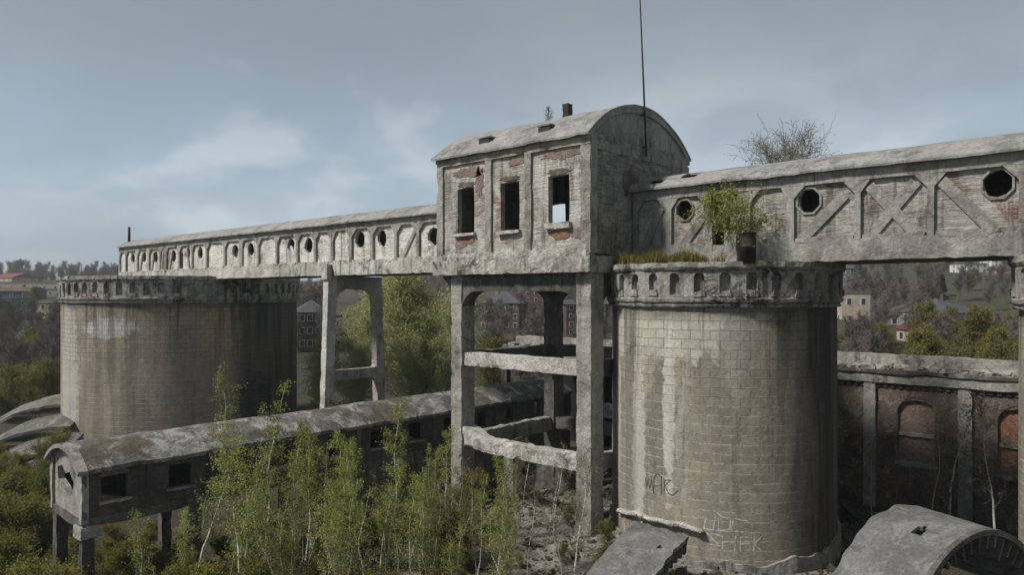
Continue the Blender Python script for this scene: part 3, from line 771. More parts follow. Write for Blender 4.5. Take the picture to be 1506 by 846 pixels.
# gables over them (segmental arcs)
hcy, hhw = (HY0 + HY1) / 2, (HY1 - HY0) / 2 + 0.12
HRI = HA - HE; HRR = (hhw ** 2 + HRI ** 2) / (2 * HRI)
def rz_(c): return HE + math.sqrt(max(0, HRR ** 2 - c * c)) - (HRR - HRI)
for k, (x, s_) in enumerate(((HX1, -1), (HX0, 1))):
    mb = MB()
    arc = [(hcy + hhw * 0.96 * c / 9, rz_(hhw * 0.96 * c / 9) - 0.12) for c in range(-9, 10)] 
    mb.prism([(hcy - hhw * 0.96, HE - 0.3)] + arc + [(hcy + hhw * 0.96, HE - 0.3)], lambda u, v, d: Vector((x + s_ * d, u, v)), 0.12, 0.42)
    g = mb.build('gable', M['concg'], house)
    mb = MB(); mb.rbox(min(x, x + s_ * 0.4), max(x, x + s_ * 0.4), HY0 + 0.1, HY1 - 0.1, HE - 0.75, HE - 0.25, 0.35, 0.04, 1.5); mb.build('tie_beam', M['concg'], g)
    mb = MB()
    n_ = 24
    for i in range(n_):
        c0, c1 = hhw * (2 * i / n_ - 1), hhw * (2 * (i + 1) / n_ - 1)
        mb.prism([(hcy + c0, rz_(c0)), (hcy + c1, rz_(c1)), (hcy + c1, rz_(c1) - 0.34), (hcy + c0, rz_(c0) - 0.34)], lambda u, v, d: Vector((x + s_ * d, u, v)) + nz((d, u, v), 1.5) * 0.04, -0.02, 0.4)
    mb.build('arch_rim', M['concg'], g)
# base slab, swollen and broken
mb = MB(); mb.rbox(HX0 - 0.15, HX1 + 0.15, HY0 - 0.25, HY1 + 0.2, HS0 + 0.03, HS1 - 0.25, 0.22, 0.05, 1.6, 4); mb.build('base_slab', M['slab'], house)
mb = MB(); mb.rbox(HX0 + 0.1, HX1 - 0.0, HY0 - 0.05, HY0 + 0.4, HS1 - 0.4, HS1 + 0.18, 0.22, 0.07, 1.7, 4); mb.build('base_ledge', M['slab'], house)
# cornice
for (y0, y1) in ((HY0 - 0.02, HY0 + 0.45), (HY1 - 0.45, HY1 + 0.02)):
    mb = MB(); mb.rbox(HX0 + 0.02, HX1 - 0.02, y0, y1, HE - 0.55, HE + 0.02, 0.3, 0.035, 1.4, 6); mb.build('cornice', M['corn'], house)
# pilasters
for t, w in ((0.30, 0.32), (4.29, 0.24), (7.34, 0.24), (11.5, 0.27)):
    for yy in (HY0 + 0.0, HY1 - 0.45):
        mb = MB(); mb.rbox(hx(t) - w, hx(t) + w, yy - 0.02 if yy < 0 else yy + 0.1, yy + 0.45, HS1 - 0.1, HE - 0.5, 0.3, 0.04, 1.5, t); mb.build('pilaster', M['col'], house)
for yy in (HY0 + 0.35, HY1 - 0.6):
    mb = MB(); mb.rbox(HX1 - 0.4, HX1 + 0.03, yy - 0.3, yy + 0.25, HS1 - 0.1, HE - 0.2, 0.3, 0.04, 1.5, 2); mb.build('pilaster', M['col'], house)
# sills
def jagged(cu, cv, ru, rv, fn, d0, d1, seed, n=22):
    rr = random.Random(seed)
    pts = [(cu + ru * math.cos(2 * math.pi * i / n) * rr.uniform(0.6, 1.1), cv + rv * math.sin(2 * math.pi * i / n) * rr.uniform(0.55, 1.1)) for i in range(n)]
    mb = MB(); mb.prism(pts, fn, d0, d1); return mb
fhouse = lambda u, v, d: Vector((u, HY0 + d, v))
for k, (c, hw, z0, z1) in enumerate(WN):
    mb = MB(); mb.rbox(hx(c) - hw - 0.12, hx(c) + hw + 0.14, HY0 - 0.12, HY0 + 0.5, z0 - 0.12, z0 + (0.22 if k == 0 else 0.06), 0.14, 0.06 if k == 0 else 0.03, 2.2, c); mb.build('window_sill', M['beamw'], house)
    mb = jagged(hx(c), z1 + 0.2, hw * 1.15, 0.2, fhouse, 0.085, 0.16, k); mb.build('brick_lintel', M['brick'], house)
    if k != 1:
        mb = jagged(hx(c) + 0.1, z0 - 0.36, hw * 1.1, 0.36, fhouse, 0.085, 0.16, k + 5); mb.build('bare_brick_patch', M['brick2'], house)
mb = jagged(-2.55, 21.35, 1.0, 0.95, lambda u, v, d: Vector((HX1 - 0.06 - d, u + (v - 21.3) * 0.5, v)), -0.05, 0.05, 9); mb.build('broken_scar', M['brick'], house)
for (u_, v_, ru_, rv_, sd_) in ((hx(9.0) , 22.35, 1.5, 0.38, 31), (hx(8.15), 21.7, 0.45, 0.9, 32), (hx(1.9), 22.5, 1.5, 0.3, 33), (hx(5.2), 22.5, 0.8, 0.25, 36), (hx(0.9), 18.2, 0.5, 0.35, 34), (hx(9.7), 18.0, 0.6, 0.25, 35)):
    mb = jagged(u_, v_, ru_, rv_, fhouse, 0.09, 0.16, sd_, 30); mb.build('bare_brick_patch', M['brick3'], house)
# roof
mb = MB()
def rf(a, b):
    u = HX0 - 0.25 + (HX1 - HX0 + 0.3) * a
    c = hhw * 1.03 * (2 * b - 1)
    ed = noise.noise(Vector((u * 1.6, b, 1))) * (0.14 if abs(2 * b - 1) > 0.95 else 0.03)
    p = Vector((u, hcy + c + ed, rz_(min(abs(c), hhw)) + 0.1 - max(0, abs(c) - hhw) * 0.6))
    return p + Vector((0, 0, noise.noise(Vector((u * 0.6, b * 5, 2))) * 0.07 + noise.noise(Vector((u * 1.8, b * 16, 9))) * 0.04))
mb.sheet(36, 30, rf, thick=lambda a, b: (0, 0, -0.13))
roof = mb.build('roof', M['roof'], house)
for (x, y, h, w) in ((-8.9, -2.1, 0.95, 0.22), (-5.9, -0.4, 0.5, 0.22)):
    z = rz_(y - hcy)
    mb = MB(); mb.rbox(x - w, x + w, y - w, y + w, z - 0.2, z + h, 0.2, 0.03, 2); mb.build('chimney', M['rust'] if h > 0.6 else M['concg'], roof)
for t in (3.45, 8.1):
    x = hx(t); y = HY0 + 0.75; z = rz_(y - hcy)
    mb = MB(); mb.box(x - 0.4, x + 0.45, y - 0.35, y + 0.4, z - 0.35, z + 0.1); h_ = mb.build('dormer_vent', M['dark'], roof)
    mb = MB(); mb.rbox(x - 0.45, x + 0.5, y - 0.4, y + 0.6, z + 0.16, z + 0.24, 0.2, 0.02); mb.build('vent_lid', M['roof'], h_)
# columns and ring beams
CX = [(-14.85, -13.95), (-5.2, -4.25)]; CY = [(-6.15, -5.0), (2.9, 4.0)]
for i, (x0, x1) in enumerate(CX):
    for j, (y0, y1) in enumerate(CY):
        mb = MB(); mb.rbox(x0, x1, y0, y1, -1.0, 16.1, 0.3, 0.05, 1.6, i + 2 * j); mb.build('column', M['col'] if j == 0 else M['concd'], house)  # rear columns coloured darker, their shade put into the material
xa, xb = CX[0][1] - 0.05, CX[1][0] + 0.05
ya, yb = CY[0][1] - 0.05, CY[1][0] + 0.05
for j, (y0, y1) in enumerate(CY):
    frame_yz(y0 + 0.08, y1 - 0.08, xa, xb, 15.15, 16.12, 1.25, 0, M['concd'], house, 'top_beam', 'x', 1.0)
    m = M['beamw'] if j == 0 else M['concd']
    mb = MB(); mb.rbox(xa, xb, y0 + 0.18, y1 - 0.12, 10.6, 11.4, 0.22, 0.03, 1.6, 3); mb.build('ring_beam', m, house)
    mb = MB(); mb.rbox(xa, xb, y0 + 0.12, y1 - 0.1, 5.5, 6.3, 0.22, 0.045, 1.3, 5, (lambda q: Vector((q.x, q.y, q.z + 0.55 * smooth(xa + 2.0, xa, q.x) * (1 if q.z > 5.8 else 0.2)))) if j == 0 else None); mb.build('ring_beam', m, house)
for i, (x0, x1) in enumerate(CX):
    frame_yz(x0 + 0.08, x1 - 0.08, ya, yb, 15.15, 16.12, 1.25, 0, M['concd'], house, 'top_beam', 'y', 2.0)
    mb = MB(); mb.rbox(x0 + 0.15, x1 - 0.15, ya, yb, 10.5, 11.4, 0.3, 0.06, 1.4, 3); mb.build('ring_beam', M['concd'], house)
    mb = MB(); mb.rbox(x0 + 0.15, x1 - 0.15, ya, yb, 5.35, 6.3, 0.3, 0.1, 1.0, 5); mb.build('ring_beam', M['concg'], house)
for (y0, y1) in CY:   # brackets carrying the overhang on the left
    mb = MB(); mb.prism([(-14.8, 16.1), (-14.8, 14.6), (-15.2, 15.5), (-15.85, 16.1)], lambda u, v, d: Vector((u, d, v)), y0 + 0.15, y1 - 0.15); mb.build('bracket', M['concd'], house)
# antenna mast on the gable
mast = MB()
p0 = at(953, 42.2, py=228); p1 = at(939.5, 42.2, py=3)
p0.x = p1.x = HX1 + 0.16; 
yy = -1.35
P0 = Vector((HX1 + 0.16, -1.15, 22.85)); P1 = Vector((HX1 + 0.1, -1.75, 31.9))
mast.tube(P0, P0.lerp(P1, 0.5), 0.065, 0.055, 8, True); mast.tube(P0.lerp(P1, 0.5), P1, 0.05, 0.035, 8, True)
mast.tube(P1, P1 + Vector((-0.02, -0.03, 0.25)), 0.06, 0.06, 6, True)
for t in (0.06, 0.26): 
    q = P0.lerp(P1, t); mast.box(HX1 - 0.05, HX1 + 0.2, q.y - 0.09, q.y + 0.09, q.z - 0.05, q.z + 0.05)
o = mast.build('antenna_mast', M['dark'], None, False, P0); tag(o, 'tall thin dark antenna rod clamped to the gable of the tall house', 'antenna')

# ------------------------------------------------------------------ low gallery on the left
LX0, LX1, LY0, LY1 = -25.0, -20.5, -25.06, 13.4
low = empty('low_gallery', ((LX0 + LX1) / 2, LY0, 3.7), 'dark low gallery with barrel roof and square windows behind the birches', 'gallery')
def lmap(u, v, d): return Vector((LX1 - 0.1 - d, u, v)) + nz((u, v, d), 1.4, 5) * 0.02
wy = [LY0 + 1.5 + 3.25 * i for i in range(12)]
mb = MB()
edges = [LY0 + 0.05] + [(a + b) / 2 for a, b in zip(wy[:-1], wy[1:])] + [LY1]
for i, w in enumerate(wy):
    hw2 = 0.62 if i < 8 else 0.4
    hole = [(w + hw2, 6.0), (w - hw2, 6.02), (w - hw2, 4.85 + 0.3 * (i % 3 == 0)), (w + hw2, 4.8)]
    mb.hole_panel((edges[i], edges[i + 1], 4.1, 6.55), hole, lmap, 0, 0.3)
mb.build('side_wall', M['dinf'], low)
mb = MB(); mb.rbox(LX0 + 0.1, LX0 + 0.4, LY0 + 0.1, LY1, 4.1, 6.5, 1.0, 0.0); mb.build('side_wall', M['dinf'], low)
for i, e in enumerate(edges):
    mb = MB(); mb.rbox(LX1 - 0.25, LX1 + 0.04, max(LY0, e - 0.16), min(LY1 + .1, e + 0.16), 4.1, 6.5, 0.25, 0.04, 1.7); mb.build('post', M['concd'], low)
for i in range(0, 8):
    w = wy[i]
    mb = MB(); mb.rbox(LX1 - 0.3, LX1 + 0.06, w - 0.75, w + 0.75, 4.68, 4.82, 0.2, 0.04, 2); mb.build('window_sill', M['concg'], low)
mb = MB(); mb.rbox(LX1 - 0.16, LX1 - 0.07, wy[0] - 0.65, wy[0] + 0.65, 6.02, 6.3, .2, .02); mb.build('brick_lintel', M['brick'], low)
# end wall with ragged hole
mb = MB()
ex = lambda u, v, d: Vector((u, LY0 + 0.08 + d, v)) + nz((u, d, v), 1.8) * 0.03
mb.hole_panel((LX0 + 0.1, LX1 - 0.1, 3.95, 6.6), [(-22.0, 5.15), (-21.9, 5.7), (-22.5, 6.1), (-23.1, 5.95), (-23.6, 6.3), (-24.3, 6.1), (-24.2, 5.5), (-23.3, 5.2), (-22.6, 4.75)], ex, 0, 0.3)
arc = [((LX0 + LX1) / 2 + 2.1 * math.cos(math.pi * i / 12), 6.58 + 0.75 * math.sin(math.pi * i / 12)) for i in range(13)]
mb.prism(arc, ex, 0.0, 0.3)
mb.build('end_wall', M['concg'], low)
for x in (LX0 + 0.12, LX1 - 0.12):
    mb = MB(); mb.rbox(x - 0.16, x + 0.16, LY0 - 0.04, LY0 + 0.3, 3.9, 6.6, 0.25, 0.04, 1.5); mb.build('corner_post', M['concg'], low)
mb = MB(); mb.rbox(LX0, LX1 + 0.02, LY0, LY1, 3.65, 4.12, 0.5, 0.04, 1.2); mb.build('floor_beam', M['concd'], low)
mb = MB(); gallery_roof(mb, LY0 - 0.25, LY1, 21, None, 2.5, 6.55, 7.5, 'y', (LX0 + LX1) / 2, 0.2, 0.09)
mb.build('roof', M['roofd'], low)
mb = MB()
for i in range(20):
    t0, t1 = i / 20, (i + 1) / 20
    P = [((LX0 + LX1) / 2 + 2.52 * (2 * t - 1), 6.5 + 1.0 * (1 - (2 * t - 1) ** 2)) for t in (t0, t1)]
    mb.prism([P[0], P[1], (P[1][0], P[1][1] - 0.2), (P[0][0], P[0][1] - 0.2)], lambda u, v, d: Vector((u, LY0 + d, v)), -0.28, 0.2)
mb.build('arch_rim', M['concg'], low)
for y in (LY0 + 0.3, LY0 + 5.6, LY0 + 11):
    for x in (LX0 + 0.4, LX1 - 0.35):
        mb = MB(); mb.rbox(x - 0.27, x + 0.27, y - 0.27, y + 0.27, -2.5, 3.7, 0.3, 0.04, 1.5); mb.build('leg', M['concd'], low)
mb = MB(); mb.rbox(LX1 - 0.9, LX1 + 0.12, LY0 - 0.1, LY0 + 0.7, 3.2, 3.75, 0.2, 0.06, 1.5); mb.build('corner_bracket', M['concg'], low)
# solid wall below its far half
wl = MB(); wl.rbox(LX1 - 0.4, LX1 - 0.05, LY0 + 12.5, LY1, -2.5, 3.7, 0.6, 0.06, 0.8); wl.build('base_wall', M['concd'], low)
# ------------------------------------------------------------------ brick hall behind the near silo
HYF = 13.5
hall = empty('brick_hall', (3.85, HYF, 1.5), 'long sooty brick hall with pale piers and bricked-up windows behind the silo', 'hall')
pil = [3.85 - 5.35 * 2, 3.85 - 5.35, 3.85, 9.2, 14.55, 19.9, 25.2]
mb = MB()
hm = lambda u, v, d: Vector((u, HYF + d, v))
for a, b in zip(pil[:-1], pil[1:]):
    c = (a + b) / 2
    mb.hole_panel((a, b, 0.0, 9.2), [(c + 1.05, 4.35), (c + 1.05, 7.9), (c + 0.6, 8.2), (c, 8.32), (c - 0.6, 8.2), (c - 1.05, 7.9), (c - 1.05, 4.35)], hm, 0, 0.4)
mb.build('wall', M['brick'], hall)
mb = MB(); mb.box(pil[0] - 22, pil[0], HYF + 8.5, HYF + 8.8, 0, 9.3); mb.build('rear_wall', M['black'], hall)  # coloured black for the darkness inside the open shed
for i, (a, b) in enumerate(zip(pil[:-1], pil[1:])):
    c = (a + b) / 2
    mb = MB(); mb.box(c - 1.15, c + 1.15, HYF + 0.22, HYF + 0.38, 4.3, 8.4); w = mb.build('bricked_up_window', M['brick2'] if i == 3 else M['brick3'], hall)
    if i in (2, 3, 4):
        w['label'] = ('window bricked up in pale crumbling brick' if i == 2 else 'window bricked up in bright orange brick')
        mb = MB(); mb.rbox(c - 1.2, c + 1.2, HYF - 0.12, HYF + 0.3, 4.15, 4.4, 0.2, 0.05, 2); mb.build('sill', M['concg'], w)
        mb = MB(); mb.rbox(c - 1.0, c + 1.0, HYF + 0.08, HYF + 0.2, 6.0, 6.25, 0.2, 0.04, 2); mb.build('crossbar', M['concg'], w)
        mb = MB()
        q = [(c + 1.22 * math.cos(math.pi * (0.16 + 0.68 * k / 8)), 6.9 + 1.6 * math.sin(math.pi * (0.16 + 0.68 * k / 8))) for k in range(9)]
        for q0, q1 in zip(q[:-1], q[1:]): mb.prism([q0, q1, (q1[0], q1[1] + 0.22), (q0[0], q0[1] + 0.22)], hm, -0.04, 0.2)
        mb.build('brick_arch', M['brick'], w)
for x in pil:
    mb = MB(); mb.rbox(x - 0.36, x + 0.36, HYF - 0.22, HYF + 0.4, 0.5, 9.3, 0.35, 0.05, 1.4, x); mb.build('pier', M['concg'], hall)
for x in [pil[0] - 5.35 * k for k in (1, 2, 3, 4)]:
    mb = MB(); mb.rbox(x - 0.36, x + 0.36, HYF - 0.2, HYF + 0.4, 0, 9.3, 0.5, 0.05, 1.4, x); mb.build('pier', M['concd'], hall)
XL = pil[0] - 5.35 * 4
mb = MB(); mb.rbox(XL, pil[-1], HYF - 0.3, HYF + 0.5, 9.3, 9.9, 0.5, 0.04, 1.3); mb.build('cornice', M['concg'], hall)
pts = [(pil[1], 9.29)]; x = pil[1]
while x < pil[-1] - 0.5:
    pts += [(x, 9.02), (x + 0.22, 9.02), (x + 0.22, 9.2), (x + 0.44, 9.2)]; x += 0.44
pts += [(x, 9.29)]
mb = MB(); mb.prism(pts, hm, -0.12, 0.1); mb.build('dentil_frieze', M['brick'], hall)
mb = MB(); mb.rbox(XL, pil[-1], HYF - 0.42, HYF + 9.0, 9.92, 10.15, 0.6, 0.05, 1.0); mb.build('roof', M['roofd'], hall)
mb = MB(); mb.rbox(XL, pil[-1], HYF + 1.5, HYF + 2.0, 10.1, 11.0, 0.35, 0.05, 1.3); mb.build('parapet', M['concg'], hall)
rnd = random.Random(5)
mb = MB()
for i in range(330):
    x = rnd.uniform(XL, pil[-1]); y = HYF + rnd.uniform(-0.2, 1.6); s = rnd.uniform(0.1, 0.38)
    c = Vector((x, y, 10.17 + s * 0.2)); m3 = Matrix.Rotation(rnd.uniform(0, 6), 3, 'Z') @ Matrix.Rotation(rnd.uniform(-.4, .4), 3, 'X')
    mb.add([c + m3 @ Vector((a * s * 1.3 * rnd.uniform(.6, 1), b * s * rnd.uniform(.6, 1), d * s * 0.35)) for a, b, d in ((-1, -1, -1), (1, -1, -1), (1, 1, -1), (-1, 1, -1), (-1, -1, 1), (1, -1, 1), (1, 1, 1), (-1, 1, 1))],
           [(0, 3, 2, 1), (4, 5, 6, 7), (0, 1, 5, 4), (1, 2, 6, 5), (2, 3, 7, 6), (3, 0, 4, 7)])
o = mb.build('roof_debris', M['concg'], None); tag(o, 'pale broken debris strewn along the brick hall roof', 'debris', None, 'stuff')

# ------------------------------------------------------------------ lower ruins under the house (broken frames in the shade)
ruin = empty('broken_frame', (-9, 8.5, 1), 'stump of a concrete frame standing in rubble beneath the tall house', 'ruin')
for k, (x, y, h) in enumerate(((-17.0, 2.0, 4.6), (-14.2, 7.5, 5.0), (-10.0, 9.0, 5.2), (-6.3, 10.2, 5.4), (-3.4, 10.6, 6.4))):
    mb = MB(); mb.rbox(x - 0.45, x + 0.45, y - 0.5, y + 0.5, -0.5, h, 0.3, 0.08, 1.2, k); mb.build('stump', M['concg'], ruin)
mb = MB(); mb.rbox(-15, -2.6, 10.6, 11.2, 5.2, 6.2, 0.4, 0.12, 0.8); mb.build('beam', M['conc'], ruin)
mb = MB(); mb.rbox(-10, -2.6, 11.3, 11.9, 7.6, 8.6, 0.4, 0.12, 0.8); mb.build('beam', M['concg'], ruin)
mb = MB(); mb.rbox(-18, -12.5, 3.0, 3.5, -1, 3.6, 0.4, 0.15, 0.6); mb.build('wall_stub', M['concd'], ruin)
mb = MB(); mb.rbox(-11, -2.8, 12.2, 12.6, -1, 5.0, 0.4, 0.15, 0.6); mb.build('wall_stub', M['black'], ruin)

# ------------------------------------------------------------------ fallen ribbed shells
def ribbed_shell(name, label, crown, A, B, rad, ang0, ang1, L, thick, nrib, riblen, hole, tilt=0.0):
    root = empty(name, crown, label, 'shell', None)
    A = Vector(A); B = Vector(B)
    nu, nv = 60, 24
    ctr = Vector(crown) - Vector((0, 0, rad))
    def P(t, s, r):  # t angle from crown, s along B
        return ctr + A * (r * math.sin(t)) + Vector((0, 0, r * math.cos(t))) + B * s + Vector((0, 0, tilt * s))
    def fn(a, b):
        t = ang0 + (ang1 - ang0) * a
        e = noise.noise(Vector((a * 14, b * 3, 3))) * (0.16 if b > 0.98 else 0.04)
        return P(t, L * b + e, rad + noise.noise(Vector((a * 9, b * 4, 7))) * 0.03)
    sk = None
    if hole: sk = lambda a, b: ((a - hole[0]) * (ang1 - ang0) * rad / hole[2]) ** 2 + ((b - hole[1]) * L / hole[3]) ** 2 + 0.9 * noise.noise(Vector((a * 30, b * 11, 1))) < 1
    mb = MB(); mb.sheet(nu, nv, fn, thick=lambda a, b: -(A * math.sin(ang0 + (ang1 - ang0) * a) + Vector((0, 0, math.cos(ang0 + (ang1 - ang0) * a)))) * thick, skip=sk)
    mb.build('roof_slab', M['shell'], root)
    for i in range(nrib):
        t = ang0 + (ang1 - ang0) * (i + 0.5) / nrib
        w = 0.06 / rad; rl_ = riblen * random.Random(i + 2).uniform(0.55, 1.0)
        mb = MB(); vs = []
        for s in (0.12, L - 0.12):
            for r, tt in ((rad - thick + 0.02, t - w), (rad - thick + 0.02, t + w), (rad - rl_, t + w), (rad - rl_, t - w)): vs.append(P(tt, s, r))
        mb.add(vs, [(0, 1, 2, 3), (7, 6, 5, 4), (0, 4, 5, 1), (1, 5, 6, 2), (2, 6, 7, 3), (3, 7, 4, 0)])
        mb.build('rib', M['concd'], root)
    # arch rim beam at the near end
    mb = MB()
    mb.sheet(50, 1, lambda a, b: P(ang0 + (ang1 - ang0) * a, -0.05 + 0.2 * b, rad + 0.02), thick=lambda a, b: -(A * math.sin(ang0 + (ang1 - ang0) * a) + Vector((0, 0, math.cos(ang0 + (ang1 - ang0) * a)))) * (thick + 0.05))
    mb.build('arch_rim', M['concd'], root)
    return root
Bv = FW * math.cos(R_(27)) - RT * math.sin(R_(27)); Av = Vector((-Bv.y, Bv.x, 0)) * -1
if Av.dot(RT) < 0: Av = -Av
cr = at(1443, 26.8, py=782)
ribbed_shell('fallen_roof_shell', 'grey arched roof shell with dark ribs along its end, lying right of the near silo', cr, Av, Bv, 4.3, -1.35, 1.15, 3.3, 0.16, 19, 1.1, (0.40, 0.42, 0.32, 0.22), 0.03)
# tilted slab at the foot of the silo
slab = empty('fallen_slab', at(935, 31.5, py=800), 'tilted grey slab with ribbed underside leaning against the near silo foot', 'slab')
c = [at(936, 33.6, py=768), at(1013, 32.6, py=790), at(955, 28.6, py=862), at(850, 29.6, py=862)]
def bil(a, b): return c[0].lerp(c[1], a).lerp(c[3].lerp(c[2], a), b)
nn = (c[1] - c[0]).cross(c[3] - c[0]).normalized()
if nn.z < 0: nn = -nn
mb = MB(); mb.sheet(24, 24, lambda a, b: bil(a, b) + nn * (0.25 * math.sin(math.pi * b) + noise.noise(Vector((a * 5, b * 5, 3))) * 0.04) + (c[1] - c[0]).normalized() * (noise.noise(Vector((b * 9, a, 2))) * 0.08 if a > 0.97 or a < 0.03 else 0), thick=lambda a, b: -nn * 0.22,
                    skip=lambda a, b: (a - 0.72) ** 2 + (b - 0.36) ** 2 < 0.0012)
mb.build('plate', M['shell'], slab)
for i in range(8):
    b = (i + 0.3) / 8
    p, q = bil(0.05, b) + nn * (0.25 * math.sin(math.pi * b) - 0.2), bil(0.995, b) + nn * (0.25 * math.sin(math.pi * b) - 0.2)
    e = (bil(0.5, b + 0.02) - bil(0.5, b)).normalized() * 0.06
    mb = MB(); mb.add([p - e, q - e, q + e, p + e, p - e - nn * 0.9, q - e - nn * 0.7, q + e - nn * 0.7, p + e - nn * 0.9], [(0, 1, 2, 3), (7, 6, 5, 4), (0, 4, 5, 1), (1, 5, 6, 2), (2, 6, 7, 3), (3, 7, 4, 0)])
    mb.build('rib', M['concd'], slab)
# dark collapsed girder between silo and hall
mb = MB()
p0 = at(1238, 44, py=742); p1 = at(1276, 43, py=778)
for dz in (0, 0.45, 0.9): mb.tube(p0 - Vector((0, 0, dz)), p1 - Vector((0, 0, dz)), 0.16, 0.16, 6, True)
for i in range(6):
    q = p0.lerp(p1, i / 5); mb.tube(q, q - Vector((0, 0, 0.9)), 0.07, 0.07, 5, True)
o = mb.build('fallen_girder', M['dark'], None, False, p0); tag(o, 'dark collapsed girder lying between the silo foot and brick hall', 'girder')

# far left barrel roofs beside the left silo
bar = empty('barrel_roof', at(60, 78, 0), 'broken grey barrel roof in stepped strips left of the wide silo', 'roof')
A2 = (RT * math.cos(R_(12)) + FW * math.sin(R_(12))); B2 = (FW * math.cos(R_(12)) - RT * math.sin(R_(12)))
for k, (y0, dep, dr) in enumerate(((577, 81, 0.7), (606, 76, 0.8), (637, 71.5, 0.9), (668, 67, 0.9))):
    c0 = at(118 - 3 * k, dep, py=y0)
    rad = 13.4
    def fn(a, b):
        t = -1.15 + 1.2 * a
        return c0 - Vector((0, 0, rad)) + A2 * (rad * math.sin(t)) + Vector((0, 0, rad * math.cos(t) + (b - 1) * dr + noise.noise(Vector((a * 8, b * 3, k))) * 0.12)) + B2 * ((b - 1) * 4.2 + 0.25 * noise.noise(Vector((a * 10, k, 1))))
    mb = MB(); mb.sheet(36, 8, fn, thick=lambda a, b: (0, 0, -0.3))
    mb.build('strip', M['roofl'], bar)
# buttress of the left silo
mb = MB()
pb = at(114, 79.6, 0)
mb.lathe([(1.5, -3), (1.45, 2.6), (1.4, 4.2), (1.25, 4.75), (0.6, 5.6), (0.02, 5.9)], 24, 0.10, 0.9, pb.x, pb.y)
mb.build('buttress', M['conc'], left_silo)

# ------------------------------------------------------------------ things on the silo deck
mb = MB(); mb.lathe([(0.01, 16.4), (0.36, 16.4), (0.36, 17.15), (0.40, 17.18), (0.36, 17.21), (0.36, 17.8), (0.40, 17.84), (0.34, 17.86), (0.30, 17.6)], 20)
pd = at(1100, 34.0, 0)
for v in mb.v: v.x += pd.x; v.y += pd.y
o = mb.build('rusty_drum', M['rust'], None, True, (pd.x, pd.y, 16.4)); tag(o, 'dark rusty upright drum standing on the silo deck under the green shrub', 'drum')
pb2 = at(1078, 35.0, 0)
mb = MB(); mb.rbox(pb2.x - 0.33, pb2.x + 0.33, pb2.y - 0.3, pb2.y + 0.3, 16.3, 17.85, 0.2, 0.06, 1.5); o = mb.build('concrete_stump', M['concg'], None, False, (pb2.x, pb2.y, 16.3)); tag(o, 'pale concrete stump beside the rusty drum on the silo deck', 'stump')

def grass_tufts(name, spots, hmin, hmax, label, mat, seed):
    rnd = random.Random(seed); mb = MB()
    for (x, y, z) in spots:
        for k in range(5):
            h = rnd.uniform(hmin, hmax) * (0.5 + 0.9 * abs(noise.noise(Vector((x * 0.9, y * 0.9, 4))) + 0.35)); a = rnd.uniform(0, 6.28); w = 0.016 + 0.012 * rnd.random()
            d = Vector((math.cos(a), math.sin(a), 0)); l = d * h * rnd.uniform(0.1, 0.5); s = Vector((-d.y, d.x, 0)) * w
            b = Vector((x + rnd.uniform(-.06, .06), y + rnd.uniform(-.06, .06), z))
            m = b + l * 0.35 + Vector((0, 0, h * 0.6)); t = b + l + Vector((0, 0, h))
            mb.add([b - s, b + s, m + s * 0.7, m - s * 0.7, t], [(0, 1, 2, 3), (3, 2, 4)])
    o = mb.build(name, mat, None); tag(o, label, 'grass', None, 'stuff'); return o
rnd = random.Random(3); sp = []
while len(sp) < 2600:
    r = 6.0 * math.sqrt(rnd.random()); a = rnd.uniform(0, 6.283); x, y = r * math.cos(a), r * math.sin(a)
    if y < -2.5 and x < 4.2 and noise.noise(Vector((x * 0.6, y * 0.6, 1))) + (0.75 - 0.11 * (x + 4)) > 0.25 + rnd.random() * 0.8: sp.append((x, y, 16.36))
grass_tufts('deck_grass', sp, 0.25, 0.85, 'dry yellow grass growing along the silo deck', M['grass'], 4)

# ------------------------------------------------------------------ rubble
def rubble(name, label, n, fn, smin, smax, seed, mat):
    rnd = random.Random(seed); mb = MB()
    for i in range(n):
        x, y = fn(rnd)
        s = smin * (smax / smin) ** (rnd.random() ** 2.2)
        z = tz(x, y) + s * 0.2
        m3 = Matrix.Rotation(rnd.uniform(0, 6.28), 3, 'Z') @ Matrix.Rotation(rnd.uniform(-.7, .7), 3, 'X') @ Matrix.Rotation(rnd.uniform(-.7, .7), 3, 'Y')
        e = (rnd.uniform(.6, 1.4), rnd.uniform(.5, 1.0), rnd.uniform(.3, .7))
        mb.add([Vector((x, y, z)) + m3 @ Vector((a * s * e[0] * rnd.uniform(.55, 1), b * s * e[1] * rnd.uniform(.55, 1), d * s * e[2] * rnd.uniform(.6, 1))) for a, b, d in ((-1, -1, -1), (1, -1, -1), (1, 1, -1), (-1, 1, -1), (-1, -1, 1), (1, -1, 1), (1, 1, 1), (-1, 1, 1))],
               [(0, 3, 2, 1), (4, 5, 6, 7), (0, 1, 5, 4), (1, 2, 6, 5), (2, 3, 7, 6), (3, 0, 4, 7)])
    o = mb.build(name, mat, None); tag(o, label, 'rubble', None, 'stuff')
def near_spot(rnd):
    while True:
        x, y = rnd.uniform(-16, 22), rnd.uniform(-18, 12)
        if math.hypot(x, y) > 5.9: return x, y
rubble('rubble', 'grey broken rubble covering the ground around the silo and columns', 11000, near_spot, 0.035, 0.27, 8, M['rubble'])

